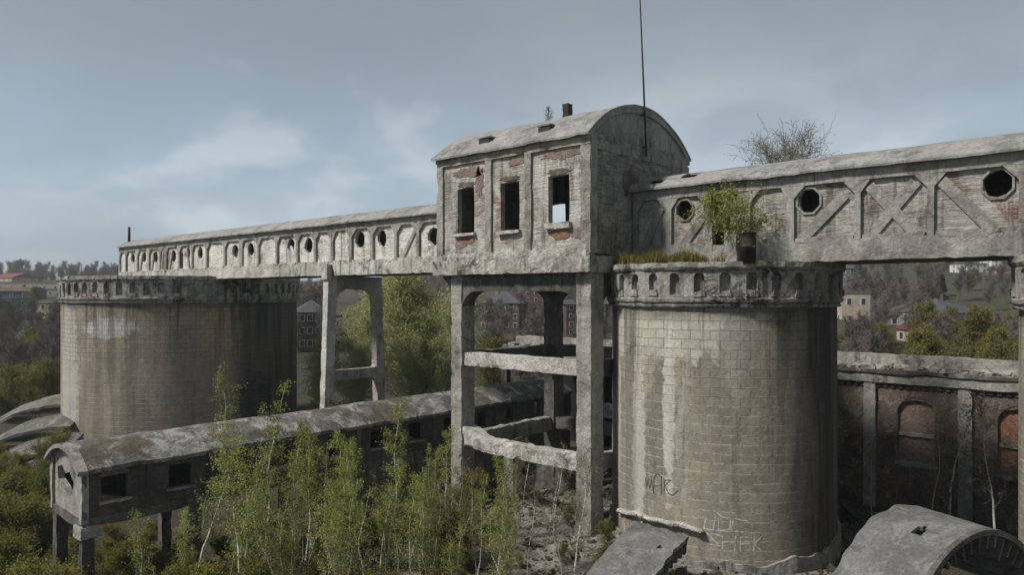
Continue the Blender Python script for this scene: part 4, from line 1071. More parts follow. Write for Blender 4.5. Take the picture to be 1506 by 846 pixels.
# ------------------------------------------------------------------ vegetation
def branch_tree(seed, H, r0, nb, spread, first, up, lv2, lv3, droop=0.0, wob=0.06, minr=0.008, lean=0.0):
    """returns (thick segments, thin twig segments, tip points)"""
    rnd = random.Random(seed)
    seg = []; twig = []; tips = []
    def rv(): return Vector((rnd.gauss(0, 1), rnd.gauss(0, 1), rnd.gauss(0, 1)))
    pts = [Vector((0, 0, 0))]; n = 12
    d = Vector((lean, 0, 1)).normalized()
    for i in range(n):
        d = (d + rv() * wob + Vector((0, 0, 0.08))).normalized()
        pts.append(pts[-1] + d * H / n)
    rad = [max(minr, r0 * (1 - i / n) ** 0.85) for i in range(n + 1)]
    for i in range(n): seg.append((pts[i], pts[i + 1], rad[i], rad[i + 1]))
    def grow(p, d, L, r, lvl):
        k = 4 if lvl == 1 else 3
        q = p; dd = d
        for i in range(k):
            dd = (dd + rv() * 0.16 + Vector((0, 0, (0.10 * up if lvl == 1 else 0.03) - droop * (i / k) * (0.5 if lvl == 1 else 1.0)))).normalized()
            e = q + dd * L / k
            ra = max(minr, r * (1 - i / k * 0.8)); rb = max(minr * 0.8, r * (1 - (i + 1) / k * 0.8))
            (seg if lvl == 1 else twig).append((q, e, ra, rb))
            if lvl == 1:
                for _ in range(lv2):
                    if rnd.random() < 0.95:
                        s = q.lerp(e, rnd.random()); o = (dd + rv() * 0.75).normalized()
                        grow(s, o, L * rnd.uniform(0.3, 0.55), r * 0.45, 2)
            elif lvl == 2:
                for _ in range(lv3):
                    if rnd.random() < 0.9:
                        s = q.lerp(e, rnd.random()); o = (dd + rv() * 0.75).normalized()
                        grow(s, o, L * rnd.uniform(0.35, 0.65), r * 0.5, 3)
            q = e
            if lvl >= 2: tips.append((q, dd))
        tips.append((q, dd))
    for i in range(nb):
        f = first + (0.97 - first) * (i + rnd.random()) / nb
        k = min(n - 1, int(f * n)); p = pts[k].lerp(pts[k + 1], f * n - k)
        a = i * 2.4 + rnd.uniform(-.5, .5)
        o = Vector((math.cos(a), math.sin(a), up * rnd.uniform(0.6, 1.3))).normalized()
        L = spread * (0.35 + 0.65 * math.sin(math.pi * min(1, (1.05 - (f - first) / (1 - first) * 0.9))) ) * rnd.uniform(0.75, 1.15)
        L = spread * rnd.uniform(0.7, 1.1) * (1 - 0.65 * ((f - first) / (1 - first)) ** 1.4)
        grow(p, o, L, rad[k] * 0.5, 1)
    return seg, twig, tips

def leaves(mb, tips, per, size, jit, seed, keep=1.0):
    rnd = random.Random(seed)
    for p, d in tips:
        if rnd.random() > keep: continue
        for k in range(per):
            c = p + Vector((rnd.gauss(0, jit), rnd.gauss(0, jit), rnd.gauss(0, jit)))
            u = Vector((rnd.gauss(0, 1), rnd.gauss(0, 1), rnd.gauss(0, 1) - 0.4)).normalized(); w = u.orthogonal().normalized()
            if rnd.random() < 0.5: w = u.cross(w)
            s = size * rnd.uniform(0.6, 1.3)
            mb.v += [c - u * s, c + w * s * 0.6, c + u * s, c - w * s * 0.6]; o = len(mb.v) - 4
            mb.f.append((o, o + 1, o + 2, o + 3))

def segmesh(mb, seg, n):
    for a, b, r0, r1 in seg: mb.tube(a, b, r0, r1, n)

PROTO = {}
def proto(key, barkm, leafm, spec, leaf=None, nside=3, barkm2=None):
    """a hidden-from-scene set of mesh data for one kind of plant"""
    seg, twig, tips = spec
    out = []
    def me(name, mb, mat):
        m = bpy.data.meshes.new(name); m.from_pydata([tuple(v) for v in mb.v], [], mb.f); m.materials.append(mat); return m
    mb = MB(); segmesh(mb, seg[:12], 6); out.append(('trunk', me('trunk', mb, barkm)))
    mb = MB(); segmesh(mb, seg[12:], 4); segmesh(mb, twig, nside); out.append(('branches', me('branches', mb, barkm2 or barkm)))
    if leaf:
        mb = MB(); leaves(mb, tips, *leaf); out.append(('foliage', me('foliage', mb, leafm)))
    PROTO[key] = out
for i in range(6):
    H = 8.5 + 0.5 * i
    proto('birch%d' % i, M['birch'], M['leaf'], branch_tree(100 + i, H, 0.075 + 0.008 * (i % 3), 13 + i, 1.3 + 0.3 * (i % 3), 0.2 + 0.06 * (i % 4), (1.0, 1.5, 1.25)[i % 3], 2, 2, 0.16 + 0.04 * (i % 3), 0.12, 0.007), (1, 0.055, 0.12, i, 0.5 + 0.06 * (i % 3)), barkm2=M['bark'])
for i in range(2):
    proto('sparse%d' % i, M['birch'], M['leafo'], branch_tree(200 + i, 6.5, 0.05, 13, 1.5, 0.25, 1.0, 2, 1, 0.05, 0.12, 0.007), (1, 0.035, 0.08, i, 0.35), barkm2=M['bark'])
for i in range(4):
    proto('bush%d' % i, M['bark'], M['leafd'] if i < 3 else M['leafo'], branch_tree(300 + i, 2.8, 0.05, 14, 1.7, 0.03, 1.4, 2, 2, 0.05, 0.17, 0.008), (2, 0.055, 0.12, i, 0.7))
for i in range(4):
    proto('bare%d' % i, M['barkb'], None, branch_tree(400 + i, 11 + i, 0.17, 24, 4.4, 0.22, 1.3, 4, 3, 0.0, 0.07, 0.022))
for i in range(3):
    proto('budding%d' % i, M['barkb'], M['leafo'], branch_tree(450 + i, 10 + i, 0.16, 22, 4.0, 0.2, 1.2, 3, 3, 0.02, 0.07, 0.02), (2, 0.13, 0.25, i, 0.7))
for i in range(2):
    proto('willow%d' % i, M['bark'], M['leafy'], branch_tree(500 + i, 13, 0.24, 22, 6.2, 0.15, 1.7, 3, 3, 0.0, 0.08, 0.024), (3, 0.085, 0.18, i, 0.62), barkm2=M['leafy'])
    proto('round%d' % i, M['bark'], M['leafd'], branch_tree(550 + i, 8, 0.2, 22, 3.4, 0.12, 1.3, 3, 3, 0.02, 0.1, 0.016), (3, 0.10, 0.2, i, 0.75))
def fir_spec(seed, H):
    rnd = random.Random(seed); seg = []; tips = []
    for i in range(12): seg.append((Vector((0, 0, H * i / 12)), Vector((0, 0, H * (i + 1) / 12)), 0.16 * (1 - i / 12.5), 0.16 * (1 - (i + 1) / 12.5)))
    tw = []
    for i in range(120):
        f = 0.08 + 0.9 * i / 120; L = (1 - f) * H * 0.24 + 0.15; a = rnd.uniform(0, 6.28)
        p = Vector((0, 0, H * f)); e = p + Vector((math.cos(a) * L, math.sin(a) * L, -0.25 * L))
        seg.append((p, e, 0.03, 0.015))
        for k in range(10): tips.append((p.lerp(e, (k + 1) / 10), Vector((0, 0, 1))))
    return seg, tw, tips
proto('fir0', M['bark'], M['fir'], fir_spec(1, 9.5), (5, 0.17, 0.2, 1, 1.0))
proto('shrubtop', M['bark'], M['leaf'], branch_tree(611, 3.0, 0.05, 15, 1.7, 0.25, 1.2, 2, 2, 0.26, 0.16, 0.009), (2, 0.05, 0.11, 3, 0.6))
proto('twigtop', M['bark'], M['leafd'], branch_tree(620, 6.2, 0.07, 22, 3.9, 0.3, 1.2, 3, 2, -0.02, 0.1, 0.009, 0.5), (1, 0.035, 0.1, 3, 0.7))
proto('rooftwig', M['bark'], None, branch_tree(630, 1.7, 0.02, 9, 0.6, 0.25, 1.6, 2, 1, 0.0, 0.1, 0.008))

def plant(kind, name, loc, scale, rz, label, cat, group=None, tilt=0.0):
    o = bpy.data.objects.new(name, None); col.objects.link(o); o.empty_display_size = 0.3
    o.location = loc; o.rotation_euler = (tilt, 0, rz); o.scale = (scale,) * 3 if not isinstance(scale, tuple) else scale
    tag(o, label, cat, group)
    for nm, me in PROTO[kind]:
        c = bpy.data.objects.new(nm, me); col.objects.link(c); c.parent = o
    return o
rnd = random.Random(77)
# birches in the left foreground: (px, depth, top row, label)
named = [(388, 35.5, 556, 'tallest young birch, its crown rising past the middle of the low gallery roof'),
         (322, 52, 542, 'pale young birch standing behind the low gallery against the dark silo side'),
         (285, 33, 632, 'bright green birch just right of the low gallery first square window'),
         (435, 34, 612, 'forked white-stemmed birch before the low gallery, right of the tallest birch'),
         (566, 35, 585, 'slender birch with a straight white trunk left of the house columns'),
         (650, 38, 628, 'green birch touching the left front column of the tall house'),
         (500, 34.5, 640, 'birch with a thin trunk before the square black window at mid gallery'),
         (735, 33, 690, 'bare thin sapling rising from the rubble below the lower ring beam'),
         (775, 34, 720, 'leaning bare sapling at the rubble edge beneath the tall house'),
         (848, 32.5, 655, 'dark leafless sapling in front of the right front house column')]
bg = 'young birches before the low gallery'
for i, (px, dep, py, lb) in enumerate(named):
    p = at(px, dep); p.z = tz(p.x, p.y) - 0.1
    top = 15 - (py - HOR) * dep / FPX; h = top - p.z
    if i >= 7: k = 'sparse%d' % (i % 2); H0 = 6.5
    else: k = 'birch%d' % (i % 6); H0 = 8.5 + 0.5 * (i % 6)
    s = h / (H0 * 1.0)
    plant(k, 'birch_sapling', p, s, rnd.uniform(0, 6.28), lb, 'birch', bg)
n = 0
while n < 62:
    px = rnd.uniform(205, 770); dep = rnd.uniform(29.5, 41.5)
    p = at(px, dep)
    if p.x < -19.4 or (p.x > -15.2 and p.y > -7.3): continue
    p.z = tz(p.x, p.y) - 0.1
    py = rnd.uniform(625, 790) + (20 if px > 600 else 0)
    h = 15 - (py - HOR) * dep / FPX - p.z
    if h < 2.0: continue
    i = rnd.randrange(6)
    plant('birch%d' % i, 'birch_sapling', p, max(0.42, h / (8.5 + 0.5 * i)), rnd.uniform(0, 6.28), 'thin green birch sapling in the dense thicket before the low gallery', 'birch', 'birch thicket before the low gallery', rnd.uniform(-.11, .11))
    n += 1
for q in range(16):
    for _ in range(40):
        px = rnd.uniform(610, 900); dep = rnd.uniform(33, 41); p = at(px, dep)
        if math.hypot(p.x, p.y) > 7 and not (-15.3 < p.x < -3.6 and -6.8 < p.y < -4.2): break
    p.z = tz(p.x, p.y) - 0.05
    plant('sparse%d' % (q % 2), 'birch_sapling', p, rnd.uniform(0.3, 0.75), rnd.uniform(0, 6.28), 'thin half-bare sapling growing out of the rubble beneath the tall house', 'birch', 'saplings in the rubble', rnd.uniform(-.12, .12))
for q in range(14):
    for _ in range(40):
        px = rnd.uniform(600, 900); dep = rnd.uniform(33, 43); p = at(px, dep)
        if math.hypot(p.x, p.y) > 7: break
    p.z = tz(p.x, p.y) - 0.05
    plant('bush%d' % (q % 4), 'bush', p, rnd.uniform(0.2, 0.5), rnd.uniform(0, 6.28), 'small scrubby bush on the rubble mound beneath the tall house', 'bush', 'bushes on the rubble')
for (n_, x0, x1, d0, d1, s0, s1, lb, gp) in ((60, 110, 690, 30, 46, 0.4, 0.95, 'low leafy bush filling the ground beneath the birch thicket', 'bushes under the birches'),
                                            (70, -30, 110, 31, 66, 0.6, 1.3, 'green and ochre bush at the far left edge of the site', 'bushes left of the low gallery'),
                                            (26, 440, 690, 58, 76, 0.8, 1.6, 'green bush between the trestle and the house columns, behind the low gallery', 'bushes behind the low gallery'),
                                            (10, 700, 880, 62, 80, 0.7, 1.2, 'scrubby bush seen through the house columns', 'bushes seen through the columns'),
                                            (26, -20, 95, 86, 120, 1.0, 2.0, 'yellow green bush beyond the barrel roof', 'bushes beyond the barrel roof')):
    for q in range(n_):
        px = rnd.uniform(x0, x1); dep = rnd.uniform(d0, d1); p = at(px, dep)
        for _ in range(30):
            bad = (LX0 - 1.2 < p.x < LX1 + 0.7 and LY0 - 1 < p.y < LY1) or (-34.6 < p.x < -32.2 and abs(p.y) < 4) or (HYF - 1.5 < p.y < HYF + 10 and XL - 1 < p.x < 26) or (-15.5 < p.x < -3.5 and -7 < p.y < 5)
            if not bad: break
            px = rnd.uniform(x0, x1); dep = rnd.uniform(d0, d1); p = at(px, dep)
        p.z = tz(p.x, p.y) - 0.1
        k = rnd.choice(('bush0', 'bush1', 'bush2', 'bush3')) if x0 > 0 else rnd.choice(('bush2', 'bush3', 'bush3', 'bush0'))
        plant(k, 'bush', p, rnd.uniform(s0, s1), rnd.uniform(0, 6.28), lb, 'bush', gp)
for q in range(34):
    p = Vector((rnd.uniform(LX0 - 0.5, LX1 + 0.8), rnd.uniform(LY0 - 1.0, LY0 + 13), 0)); p.z = tz(p.x, p.y) - 0.1
    plant('bush%d' % rnd.randrange(4), 'bush', p, rnd.uniform(0.4, 0.85), rnd.uniform(0, 6.28), 'shaded low bush growing between the legs of the low gallery', 'bush', 'bushes under the low gallery')
# saplings in front of the brick hall
for (px, dep, h, k, lb) in ((1395, 40.5, 8.8, 'sparse0', 'thin white-stemmed tree before the right pier of the brick hall'), (1372, 41, 6.0, 'sparse1', 'leaning bare sapling before the bricked-up pale window'),
                            (1283, 43, 4.8, 'sparse1', 'bare brush at the foot of the left hall pier'), (1458, 37.5, 8.5, 'sparse1', 'bare tree before the orange bricked-up window'), (1320, 42.5, 3.2, 'sparse0', 'low greenish sapling under the pale window sill')):
    p = at(px, dep); p.z = tz(p.x, p.y)
    plant(k, 'bare_sapling', p, h / 6.5, rnd.uniform(0, 6.28), lb, 'sapling', 'saplings before the brick hall')
# big willow and neighbours between trestle and house
for (px, dep, py, k, H0, lb) in ((610, 80, 398, 'willow0', 13, 'large pale green tree seen between trestle and tall house'), (655, 92, 418, 'willow1', 13, 'pale green tree just left of the front house column'), (528, 88, 425, 'willow1', 13, 'thin pale tree seen through the trestle legs'),
                                 (468, 80, 505, 'willow0', 13, 'low green bushy tree between wide silo and trestle'), (512, 79, 510, 'willow1', 13, 'green bushy tree inside the trestle opening'), (560, 95, 432, 'willow0', 13, 'pale yellow-green tree just right of the trestle far leg'), (640, 76, 470, 'willow0', 13, 'lower pale green tree beside the left front house column'), (725, 86, 500, 'budding1', 11, 'ochre budding tree seen through the house columns')):
    p = at(px, dep); p.z = tz(p.x, p.y) - 0.2
    h = 15 - (py - HOR) * dep / FPX - p.z
    plant(k, 'deciduous_tree', p, h / (H0 * 1.08), rnd.uniform(0, 6.28), lb, 'tree')
# on the structure
p = at(1098, 34.7); p.z = 16.4
plant('shrubtop', 'deck_shrub', p + Vector((0.35, 0.45, 0)), 1.3, 0.6, 'bright green drooping shrub growing on the silo deck before the gallery', 'shrub')
p = at(1120, 40.5); p.z = 16.4
o = plant('twigtop', 'deck_tree', p, 1.15, 0, 'nearly bare spreading tree rising behind the right gallery roof', 'tree')
o.rotation_euler.z = math.atan2(RT.y, RT.x)
plant('rooftwig', 'roof_sapling', (-10.2, -2.4, 24.9), 1.0, 0, 'tiny bare twig growing on the tall house roof', 'sapling')

# background woods
def woods(n, x0, x1, d0, d1, kinds, s0, s1, label, group, name='bare_tree', gap=0):
    for q in range(n):
        px = rnd.uniform(x0, x1); dep = d0 * (d1 / d0) ** rnd.random(); p = at(px, dep)
        if HYF - 3 < p.y < HYF + 11 and XL - 3 < p.x < 28: p = at(px, dep + 35)
        p.z = tz(p.x, p.y) - 0.2
        plant(rnd.choice(kinds), name, p, rnd.uniform(s0, s1), rnd.uniform(0, 6.28), label, 'tree', group)
B4 = ['bare0', 'bare1', 'bare2', 'bare3']
woods(40, 1215, 1520, 160, 240, B4, 0.55, 0.9, 'bare brown tree in the wood behind the brick hall', 'bare wood behind the brick hall')
woods(30, 690, 910, 95, 200, B4, 0.5, 0.8, 'bare brown tree seen through the house columns', 'bare wood seen through the columns')
woods(26, 430, 700, 105, 220, B4, 0.7, 1.0, 'bare brown tree beyond the trestle', 'bare wood beyond the trestle')
woods(36, -30, 110, 92, 200, B4, 0.4, 0.72, 'bare dark tree left of the wide silo', 'bare wood left of the silo')
woods(130, -30, 190, 450, 690, B4 + ['budding0'], 0.45, 1.2, 'distant bare tree along the left skyline', 'skyline trees')
woods(110, 1215, 1520, 300, 690, B4 + ['budding0', 'budding1', 'budding2', 'round0', 'fir0'], 0.5, 0.85, 'distant tree on the town hill under the right gallery', 'trees on the town hill', 'hill_tree')
woods(60, 430, 910, 300, 690, B4 + ['budding1', 'budding2'], 0.6, 0.9, 'distant tree on the hill beyond the bridge', 'trees on the far hill', 'hill_tree')
woods(16, 1350, 1500, 75, 120, ['budding0', 'budding1', 'budding2', 'round0'], 0.6, 0.9, 'olive budding tree behind the right part of the hall', 'budding trees behind the hall', 'budding_tree')
woods(16, 1230, 1500, 85, 140, ['bare0', 'bare2'], 0.4, 0.75, 'bare tree close behind the brick hall roof', 'bare trees close behind the hall roof')
woods(10, 1230, 1400, 75, 130, ['budding0', 'budding2'], 0.4, 0.6, 'low budding tree just over the hall roof', 'low trees over the hall roof', 'budding_tree')
for (px, dep, py, k, H0, lb) in ((1318, 300, 383, 'round0', 8, 'bright yellow-green round tree under the right gallery'), (1428, 230, 400, 'round1', 8, 'dark green round tree below the white hillside house'), (1372, 220, 397, 'fir0', 9.5, 'dark fir tree left of the white hillside house'), (1386, 205, 404, 'fir0', 9.5, 'dark fir tree standing just right of another fir'), (1242, 210, 425, 'fir0', 9.5, 'fir tree next to the near silo right edge'),
                                 (50, 260, 425, 'round0', 8, 'yellow green round tree beside the far flat roofs'), (112, 520, 387, 'bare1', 12, 'broad bare tree on the skyline just left of the gallery'), (93, 500, 397, 'fir0', 9.5, 'dark fir on the skyline left of the broad bare tree')):
    p = at(px, dep); p.z = tz(p.x, p.y) - 0.3
    h = max(3, 15 - (py - HOR) * dep / FPX - p.z)
    plant(k, 'hill_tree', p, h / H0, rnd.uniform(0, 6.28), lb, 'tree')

# ------------------------------------------------------------------ town
PL = lambda c, nm: plain(nm, c, 0.18, 0.85, 0.6)
MT = dict(red=PL((0.17, 0.085, 0.065), 'red_block_render'), pink=PL((0.42, 0.26, 0.22), 'pink_render'), white=PL((0.55, 0.55, 0.54), 'white_render'), grey=PL((0.22, 0.21, 0.20), 'grey_render'), dkbrick=PL((0.085, 0.06, 0.055), 'dark_brick_render'),
          green=PL((0.10, 0.20, 0.15), 'green_cladding'), yellow=PL((0.36, 0.34, 0.16), 'yellow_render'), orange=PL((0.45, 0.24, 0.12), 'orange_render'), cream=PL((0.38, 0.33, 0.26), 'cream_render'), navy=PL((0.07, 0.075, 0.09), 'dark_cladding'))
MR = dict(redroof=PL((0.15, 0.06, 0.045), 'red_tiles'), slate=PL((0.065, 0.067, 0.078), 'slate_roof'), flat=PL((0.13, 0.125, 0.12), 'flat_roof'), brown=PL((0.09, 0.065, 0.05), 'brown_roof'))
M['glass'] = plain('dark_glass', (0.03, 0.035, 0.045), 0.3, 0.15, 1, 0.6); M['wframe'] = plain('white_frame', (0.55, 0.55, 0.55), 0.1)
def town(px, dep, ytop, wpx, dm, wall, roof, kind, yaw, floors, cols_, label, name='house', ybase=None, side=2):
    c = at(px, dep); zb = tz(c.x, c.y) - 0.5
    if ybase: zb = min(zb, 15 - (ybase - HOR) * dep / FPX)
    zt = 15 - (ytop - HOR) * dep / FPX
    w = wpx * dep / FPX
    rh = 0.0 if kind == 'flat' else min((zt - zb) * 0.33, 0.30 * min(w, dm) + 0.6)
    ze = zt - rh
    rz = math.atan2(RT.y, RT.x) + R_(yaw)
    root = empty(name, (c.x, c.y, zb), label, 'house' if name == 'house' else 'building', None, rz)
    H = ze - zb
    def part(nm, mb, mat, par=root): 
        me = bpy.data.meshes.new(nm); me.from_pydata([tuple(v) for v in mb.v], [], mb.f); me.materials.append(mat)
        o = bpy.data.objects.new(nm, me); col.objects.link(o); o.parent = par; return o
    mb = MB(); mb.box(-w / 2, w / 2, -dm / 2, dm / 2, 0, H); part('wall', mb, MT[wall])
    mb = MB()
    if kind == 'flat': mb.box(-w / 2 - 0.2, w / 2 + 0.2, -dm / 2 - 0.2, dm / 2 + 0.2, H, H + 0.35)
    elif kind == 'hip':
        o = 0.4; r = max(0, w / 2 - dm / 2); mb.add([(-w / 2 - o, -dm / 2 - o, H), (w / 2 + o, -dm / 2 - o, H), (w / 2 + o, dm / 2 + o, H), (-w / 2 - o, dm / 2 + o, H), (-r, 0, H + rh), (r, 0, H + rh)], [(0, 1, 5, 4), (1, 2, 5), (2, 3, 4, 5), (3, 0, 4), (0, 3, 2, 1)])
    else:
        o = 0.4; mb.add([(-w / 2 - o, -dm / 2 - o, H), (w / 2 + o, -dm / 2 - o, H), (w / 2 + o, dm / 2 + o, H), (-w / 2 - o, dm / 2 + o, H), (-w / 2 - o, 0, H + rh), (w / 2 + o, 0, H + rh)], [(0, 1, 5, 4), (1, 2, 5), (2, 3, 4, 5), (3, 0, 4), (0, 3, 2, 1)])
    rf_ = part('roof', mb, MR[roof])
    if kind != 'flat':
        mb = MB(); mb.box(w * 0.2, w * 0.2 + 0.7, -0.3, 0.3, H + rh * 0.4, H + rh + 0.9); part('chimney', mb, MT['dkbrick'], rf_)
    fh = H / floors
    wm = MB(); wm.box(-0.55, 0.55, -0.06, 0.04, 0, min(1.6, fh * 0.55)); me = bpy.data.meshes.new('window'); me.from_pydata([tuple(v) for v in wm.v], [], wm.f); me.materials.append(M['wframe'])
    gm = MB(); gm.box(-0.43, 0.43, -0.09, -0.03, 0.12, min(1.6, fh * 0.55) - 0.12); mg = bpy.data.meshes.new('pane'); mg.from_pydata([tuple(v) for v in gm.v], [], gm.f); mg.materials.append(M['glass'])
    for f in range(floors):
        for k in range(cols_):
            wo = bpy.data.objects.new('window', me); col.objects.link(wo); wo.parent = root
            wo.location = (-w / 2 + w * (k + 0.5) / cols_, -dm / 2, fh * (f + 0.3))
            g = bpy.data.objects.new('pane', mg); col.objects.link(g); g.parent = wo
        for k in range(side):
            for sx in (-1, 1):
                wo = bpy.data.objects.new('window', me); col.objects.link(wo); wo.parent = root
                wo.location = (sx * w / 2, -dm / 2 + dm * (k + 0.5) / side, fh * (f + 0.3)); wo.rotation_euler.z = sx * math.pi / 2
                g = bpy.data.objects.new('pane', mg); col.objects.link(g); g.parent = wo
    return root
town(458, 150, 441, 44, 12, 'dkbrick', 'slate', 'hip', 20, 3, 4, 'dark brick house with slate roof between wide silo and trestle', ybase=512)
town(462, 230, 424, 40, 12, 'pink', 'redroof', 'gable', 10, 2, 3, 'pale house with a red roof left of the trestle leg')
town(745, 190, 427, 60, 12, 'dkbrick', 'slate', 'hip', -18, 3, 5, 'dark house with a slate roof seen high through the house columns')
town(790, 260, 410, 120, 14, 'red', 'flat', 'flat', 6, 5, 10, 'wide reddish apartment block behind the house columns', 'apartment_block')
town(852, 170, 425, 62, 12, 'dkbrick', 'slate', 'gable', 12, 4, 4, 'narrow dark townhouse between rear column and right column')
town(560, 330, 408, 34, 12, 'orange', 'redroof', 'gable', 12, 3, 3, 'orange house behind the pale green tree')
town(640, 420, 396, 80, 14, 'dkbrick', 'brown', 'flat', 0, 4, 6, 'dark flat-roofed block above the pale green tree', 'apartment_block')
town(1366, 420, 372, 92, 14, 'red', 'flat', 'flat', -12, 5, 9, 'red brick apartment block with pale stair bay under the right gallery', 'apartment_block')
town(1388, 400, 374, 12, 10, 'orange', 'flat', 'flat', -12, 5, 1, 'orange stair bay tower at the end of the red apartment block', 'apartment_block')
town(1424, 330, 389, 30, 12, 'white', 'flat', 'flat', 4, 2, 3, 'white flat-roofed house on the town hill')
town(1462, 380, 384, 24, 12, 'white', 'flat', 'flat', -6, 2, 2, 'small pale hall left of the salmon-coloured house', 'hall')
town(1480, 300, 391, 34, 12, 'pink', 'brown', 'gable', -8, 2, 3, 'salmon-coloured house next to the right silo rim')
town(1246, 260, 386, 24, 12, 'navy', 'slate', 'hip', 10, 3, 5, 'dark tower-like house beside the near silo rim')
town(1376, 150, 439, 66, 13, 'grey', 'slate', 'hip', 24, 2, 4, 'pale grey house with dark hipped roof amid the bare wood', ybase=500)
town(1330, 155, 448, 40, 9, 'grey', 'brown', 'gable', 70, 2, 2, 'lower grey wing left of the hipped roof house', ybase=500)
town(1250, 170, 431, 38, 10, 'cream', 'flat', 'flat', -10, 2, 2, 'salmon cream flat building close to the near silo', ybase=480)
town(1342, 130, 474, 20, 5, 'cream', 'redroof', 'gable', 10, 1, 1, 'tiny cream hut with a bright red roof', ybase=500)
town(22, 420, 402, 56, 14, 'pink', 'redroof', 'gable', -30, 2, 4, 'pink house with a red roof below the water tower')
town(70, 380, 416, 120, 16, 'cream', 'flat', 'flat', 4, 1, 8, 'long low cream building with flat roof at far left', 'shed')
town(85, 330, 426, 90, 16, 'grey', 'flat', 'flat', -4, 1, 6, 'long low grey building in front of the cream one', 'shed')
town(20, 300, 422, 70, 12, 'navy', 'brown', 'gable', 5, 1, 4, 'dark low building at the left frame edge', 'shed')
town(3, 200, 440, 36, 14, 'green', 'flat', 'flat', 6, 4, 3, 'green clad block at the left frame edge', 'apartment_block', ybase=490)
town(86, 210, 446, 34, 12, 'yellow', 'flat', 'flat', -6, 4, 3, 'yellow block tucked against the wide silo', 'apartment_block', ybase=490)
town(22, 150, 486, 74, 12, 'grey', 'slate', 'gable', 3, 1, 4, 'grey shed with shallow roof at left below the green block', 'shed', ybase=515)
# water tower on the skyline
p = at(30, 560); zb = tz(p.x, p.y); k = 560 / FPX
wt = empty('water_tower', (p.x, p.y, zb), 'mushroom-shaped dark water tower on the left skyline', 'water tower')
z = lambda py: 15 - (py - HOR) * k
mb = MB(); mb.lathe([(2.6, zb - 1), (1.7, z(395)), (1.6, z(391))], 20, 0, 1, p.x, p.y); mb.build('shaft', MT['grey'], wt)
mb = MB(); mb.lathe([(1.6, z(392)), (2.9, z(389.5)), (3.1, z(384.5)), (2.9, z(384))], 24, 0, 1, p.x, p.y); mb.build('tank', MT['navy'], wt)
mb = MB(); mb.lathe([(3.3, z(384.2)), (0.6, z(381.4)), (0.1, z(380))], 24, 0, 1, p.x, p.y); mb.build('cap', MR['slate'], wt)
p = at(120, 500); mb = MB(); zz = tz(p.x, p.y); mb.tube((p.x, p.y, zz), (p.x, p.y, zz + 13), 0.25, 0.18, 6, True); mb.box(p.x - 1.1, p.x + 1.1, p.y - 0.1, p.y + 0.1, zz + 10.8, zz + 11.1); mb.box(p.x - 0.8, p.x + 0.8, p.y - 0.1, p.y + 0.1, zz + 9.6, zz + 9.9)
o = mb.build('power_pole', M['dark'], None, False, (p.x, p.y, zz)); tag(o, 'thin power pole with cross arms on the left skyline', 'pole')

# ------------------------------------------------------------------ haze
hm_ = bpy.data.materials.new('haze_air'); hm_.use_nodes = True; ht = hm_.node_tree; ht.nodes.clear()
ho = ht.nodes.new('ShaderNodeOutputMaterial'); hv = ht.nodes.new('ShaderNodeVolumePrincipled')
hv.inputs['Color'].default_value = (0.86, 0.91, 0.97, 1); hv.inputs['Density'].default_value = 0.0003; hv.inputs['Anisotropy'].default_value = 0.2
ht.links.new(hv.outputs[0], ho.inputs['Volume'])
mb = MB(); mb.box(-6000, 6000, -6000, 6000, -60, 80); o = mb.build('haze', hm_, None); tag(o, None, None, None, 'stuff')
# ------------------------------------------------------------------ light, sky, camera
SAZ = Vector((-0.48, -0.877, 0)).normalized(); SEL = R_(49)
sd = Vector((SAZ.x * math.cos(SEL), SAZ.y * math.cos(SEL), math.sin(SEL)))
L = bpy.data.lights.new('sun', 'SUN'); L.energy = 4.1; L.angle = R_(7.0); L.color = (1.0, 0.95, 0.88)
so = bpy.data.objects.new('sun', L); col.objects.link(so); so.rotation_euler = sd.to_track_quat('Z', 'Y').to_euler()
w = bpy.data.worlds.new('World'); sc.world = w; w.use_nodes = True
nt = w.node_tree; nt.nodes.clear()
def N(t, **k):
    n = nt.nodes.new(t)
    for a, b in k.items(): setattr(n, a, b)
    return n
out = N('ShaderNodeOutputWorld'); bg_ = N('ShaderNodeBackground'); bg_.inputs[1].default_value = 0.1
sky = N('ShaderNodeTexSky', sky_type='NISHITA'); sky.sun_disc = False; sky.sun_elevation = SEL; sky.sun_rotation = math.atan2(sd.x, sd.y); sky.air_density = 1.0; sky.dust_density = 2.0; sky.ozone_density = 1.0
tc = N('ShaderNodeTexCoord'); sx = N('ShaderNodeSeparateXYZ'); nt.links.new(tc.outputs['Generated'], sx.inputs[0])
def MA(op, a, b=None):
    n = N('ShaderNodeMath', operation=op)
    for i, v in enumerate((a, b)):
        if v is None: continue
        if isinstance(v, (int, float)): n.inputs[i].default_value = v
        else: nt.links.new(v, n.inputs[i])
    return n.outputs[0]
zc_ = MA('ADD', MA('MAXIMUM', sx.outputs[2], 0.0), 0.42)
cb = N('ShaderNodeCombineXYZ'); nt.links.new(MA('DIVIDE', sx.outputs[0], zc_), cb.inputs[0]); nt.links.new(MA('DIVIDE', sx.outputs[1], zc_), cb.inputs[1]); cb.inputs[2].default_value = 3.7
def NO(sc_, det, rough, dist=0.3):
    n = N('ShaderNodeTexNoise'); nt.links.new(cb.outputs[0], n.inputs['Vector']); n.inputs['Scale'].default_value = sc_; n.inputs['Detail'].default_value = det; n.inputs['Roughness'].default_value = rough; n.inputs['Distortion'].default_value = dist
    return n.outputs['Fac']
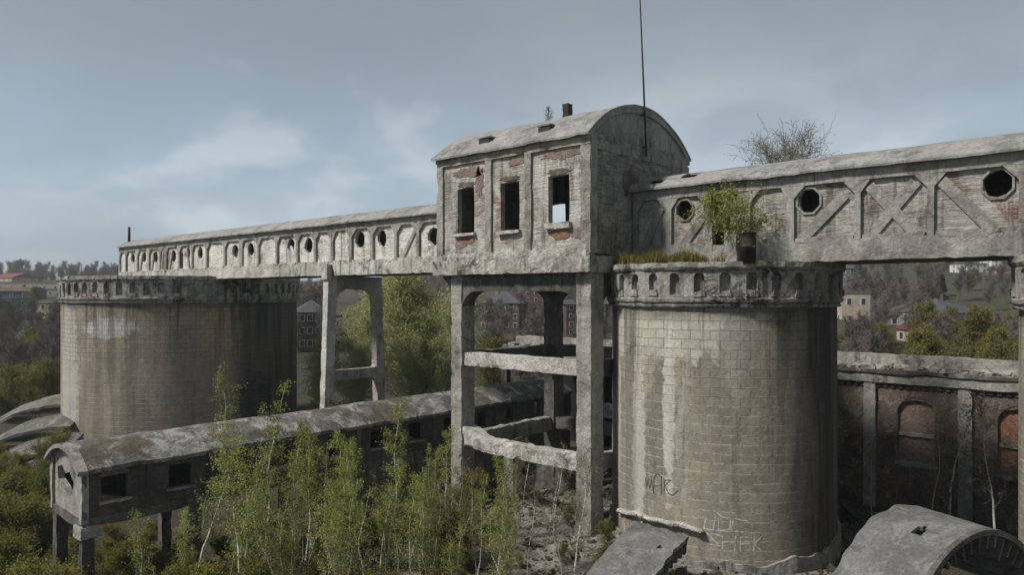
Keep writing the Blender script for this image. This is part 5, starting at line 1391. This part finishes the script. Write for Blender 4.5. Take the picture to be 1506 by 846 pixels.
def RG(f, a, b, c=0.0, d=1.0):
    n = N('ShaderNodeMapRange', interpolation_type='SMOOTHSTEP'); nt.links.new(f, n.inputs[0])
    for i, v in enumerate((a, b, c, d)): n.inputs[i + 1].default_value = v
    return n.outputs[0]
def MX(f, a, b, bl='MIX'):
    n = N('ShaderNodeMix', data_type='RGBA', blend_type=bl)
    for s, v in ((n.inputs[0], f), (n.inputs[6], a), (n.inputs[7], b)):
        if isinstance(v, (int, float)): s.default_value = v
        elif isinstance(v, tuple): s.default_value = (*v, 1)
        else: nt.links.new(v, s)
    return n.outputs[2]
n1 = NO(0.7, 5, 0.5, 0.2); n2 = NO(2.6, 6, 0.5, 0.25); n3 = NO(1.1, 4, 0.5, 0.1)
grey = MX(RG(n1, 0.38, 0.62), (3.6, 4.45, 5.25), (4.9, 5.65, 6.4))
c = MX(RG(n3, 0.35, 0.6, 0.55, 0.92), sky.outputs[0], grey)
c = MX(RG(n2, 0.50, 0.64, 0.0, 0.62), c, (5.7, 6.25, 6.75))
c = MX(RG(n2, 0.38, 0.50, 0.6, 0.0), c, (3.0, 3.75, 4.5))
c = MX(RG(sx.outputs[2], 0.12, 0.38, 0.0, 0.88), c, (2.2, 2.6, 3.0))
c = MX(RG(sx.outputs[2], 0.40, 0.62, 0.0, 0.9), c, (1.25, 1.4, 1.55))  # unseen upper sky darkened to cut the fill light
nt.links.new(c, bg_.inputs[0]); nt.links.new(bg_.outputs[0], out.inputs[0])

cam = bpy.data.cameras.new('camera'); co = bpy.data.objects.new('camera', cam); col.objects.link(co)
co.location = CAM; co.rotation_euler = (math.pi / 2, 0, math.atan2(-FW.x, FW.y))
cam.sensor_width = 36; cam.lens = 36 * FPX / 1506; cam.shift_y = (HOR - 423) / 1506
cam.clip_start = 0.5; cam.clip_end = 9000
sc.camera = co
sc.view_settings.view_transform = 'Standard'; sc.view_settings.look = 'None'; sc.view_settings.gamma = 1; sc.view_settings.exposure = 0.2
sc.cycles.max_bounces = 6
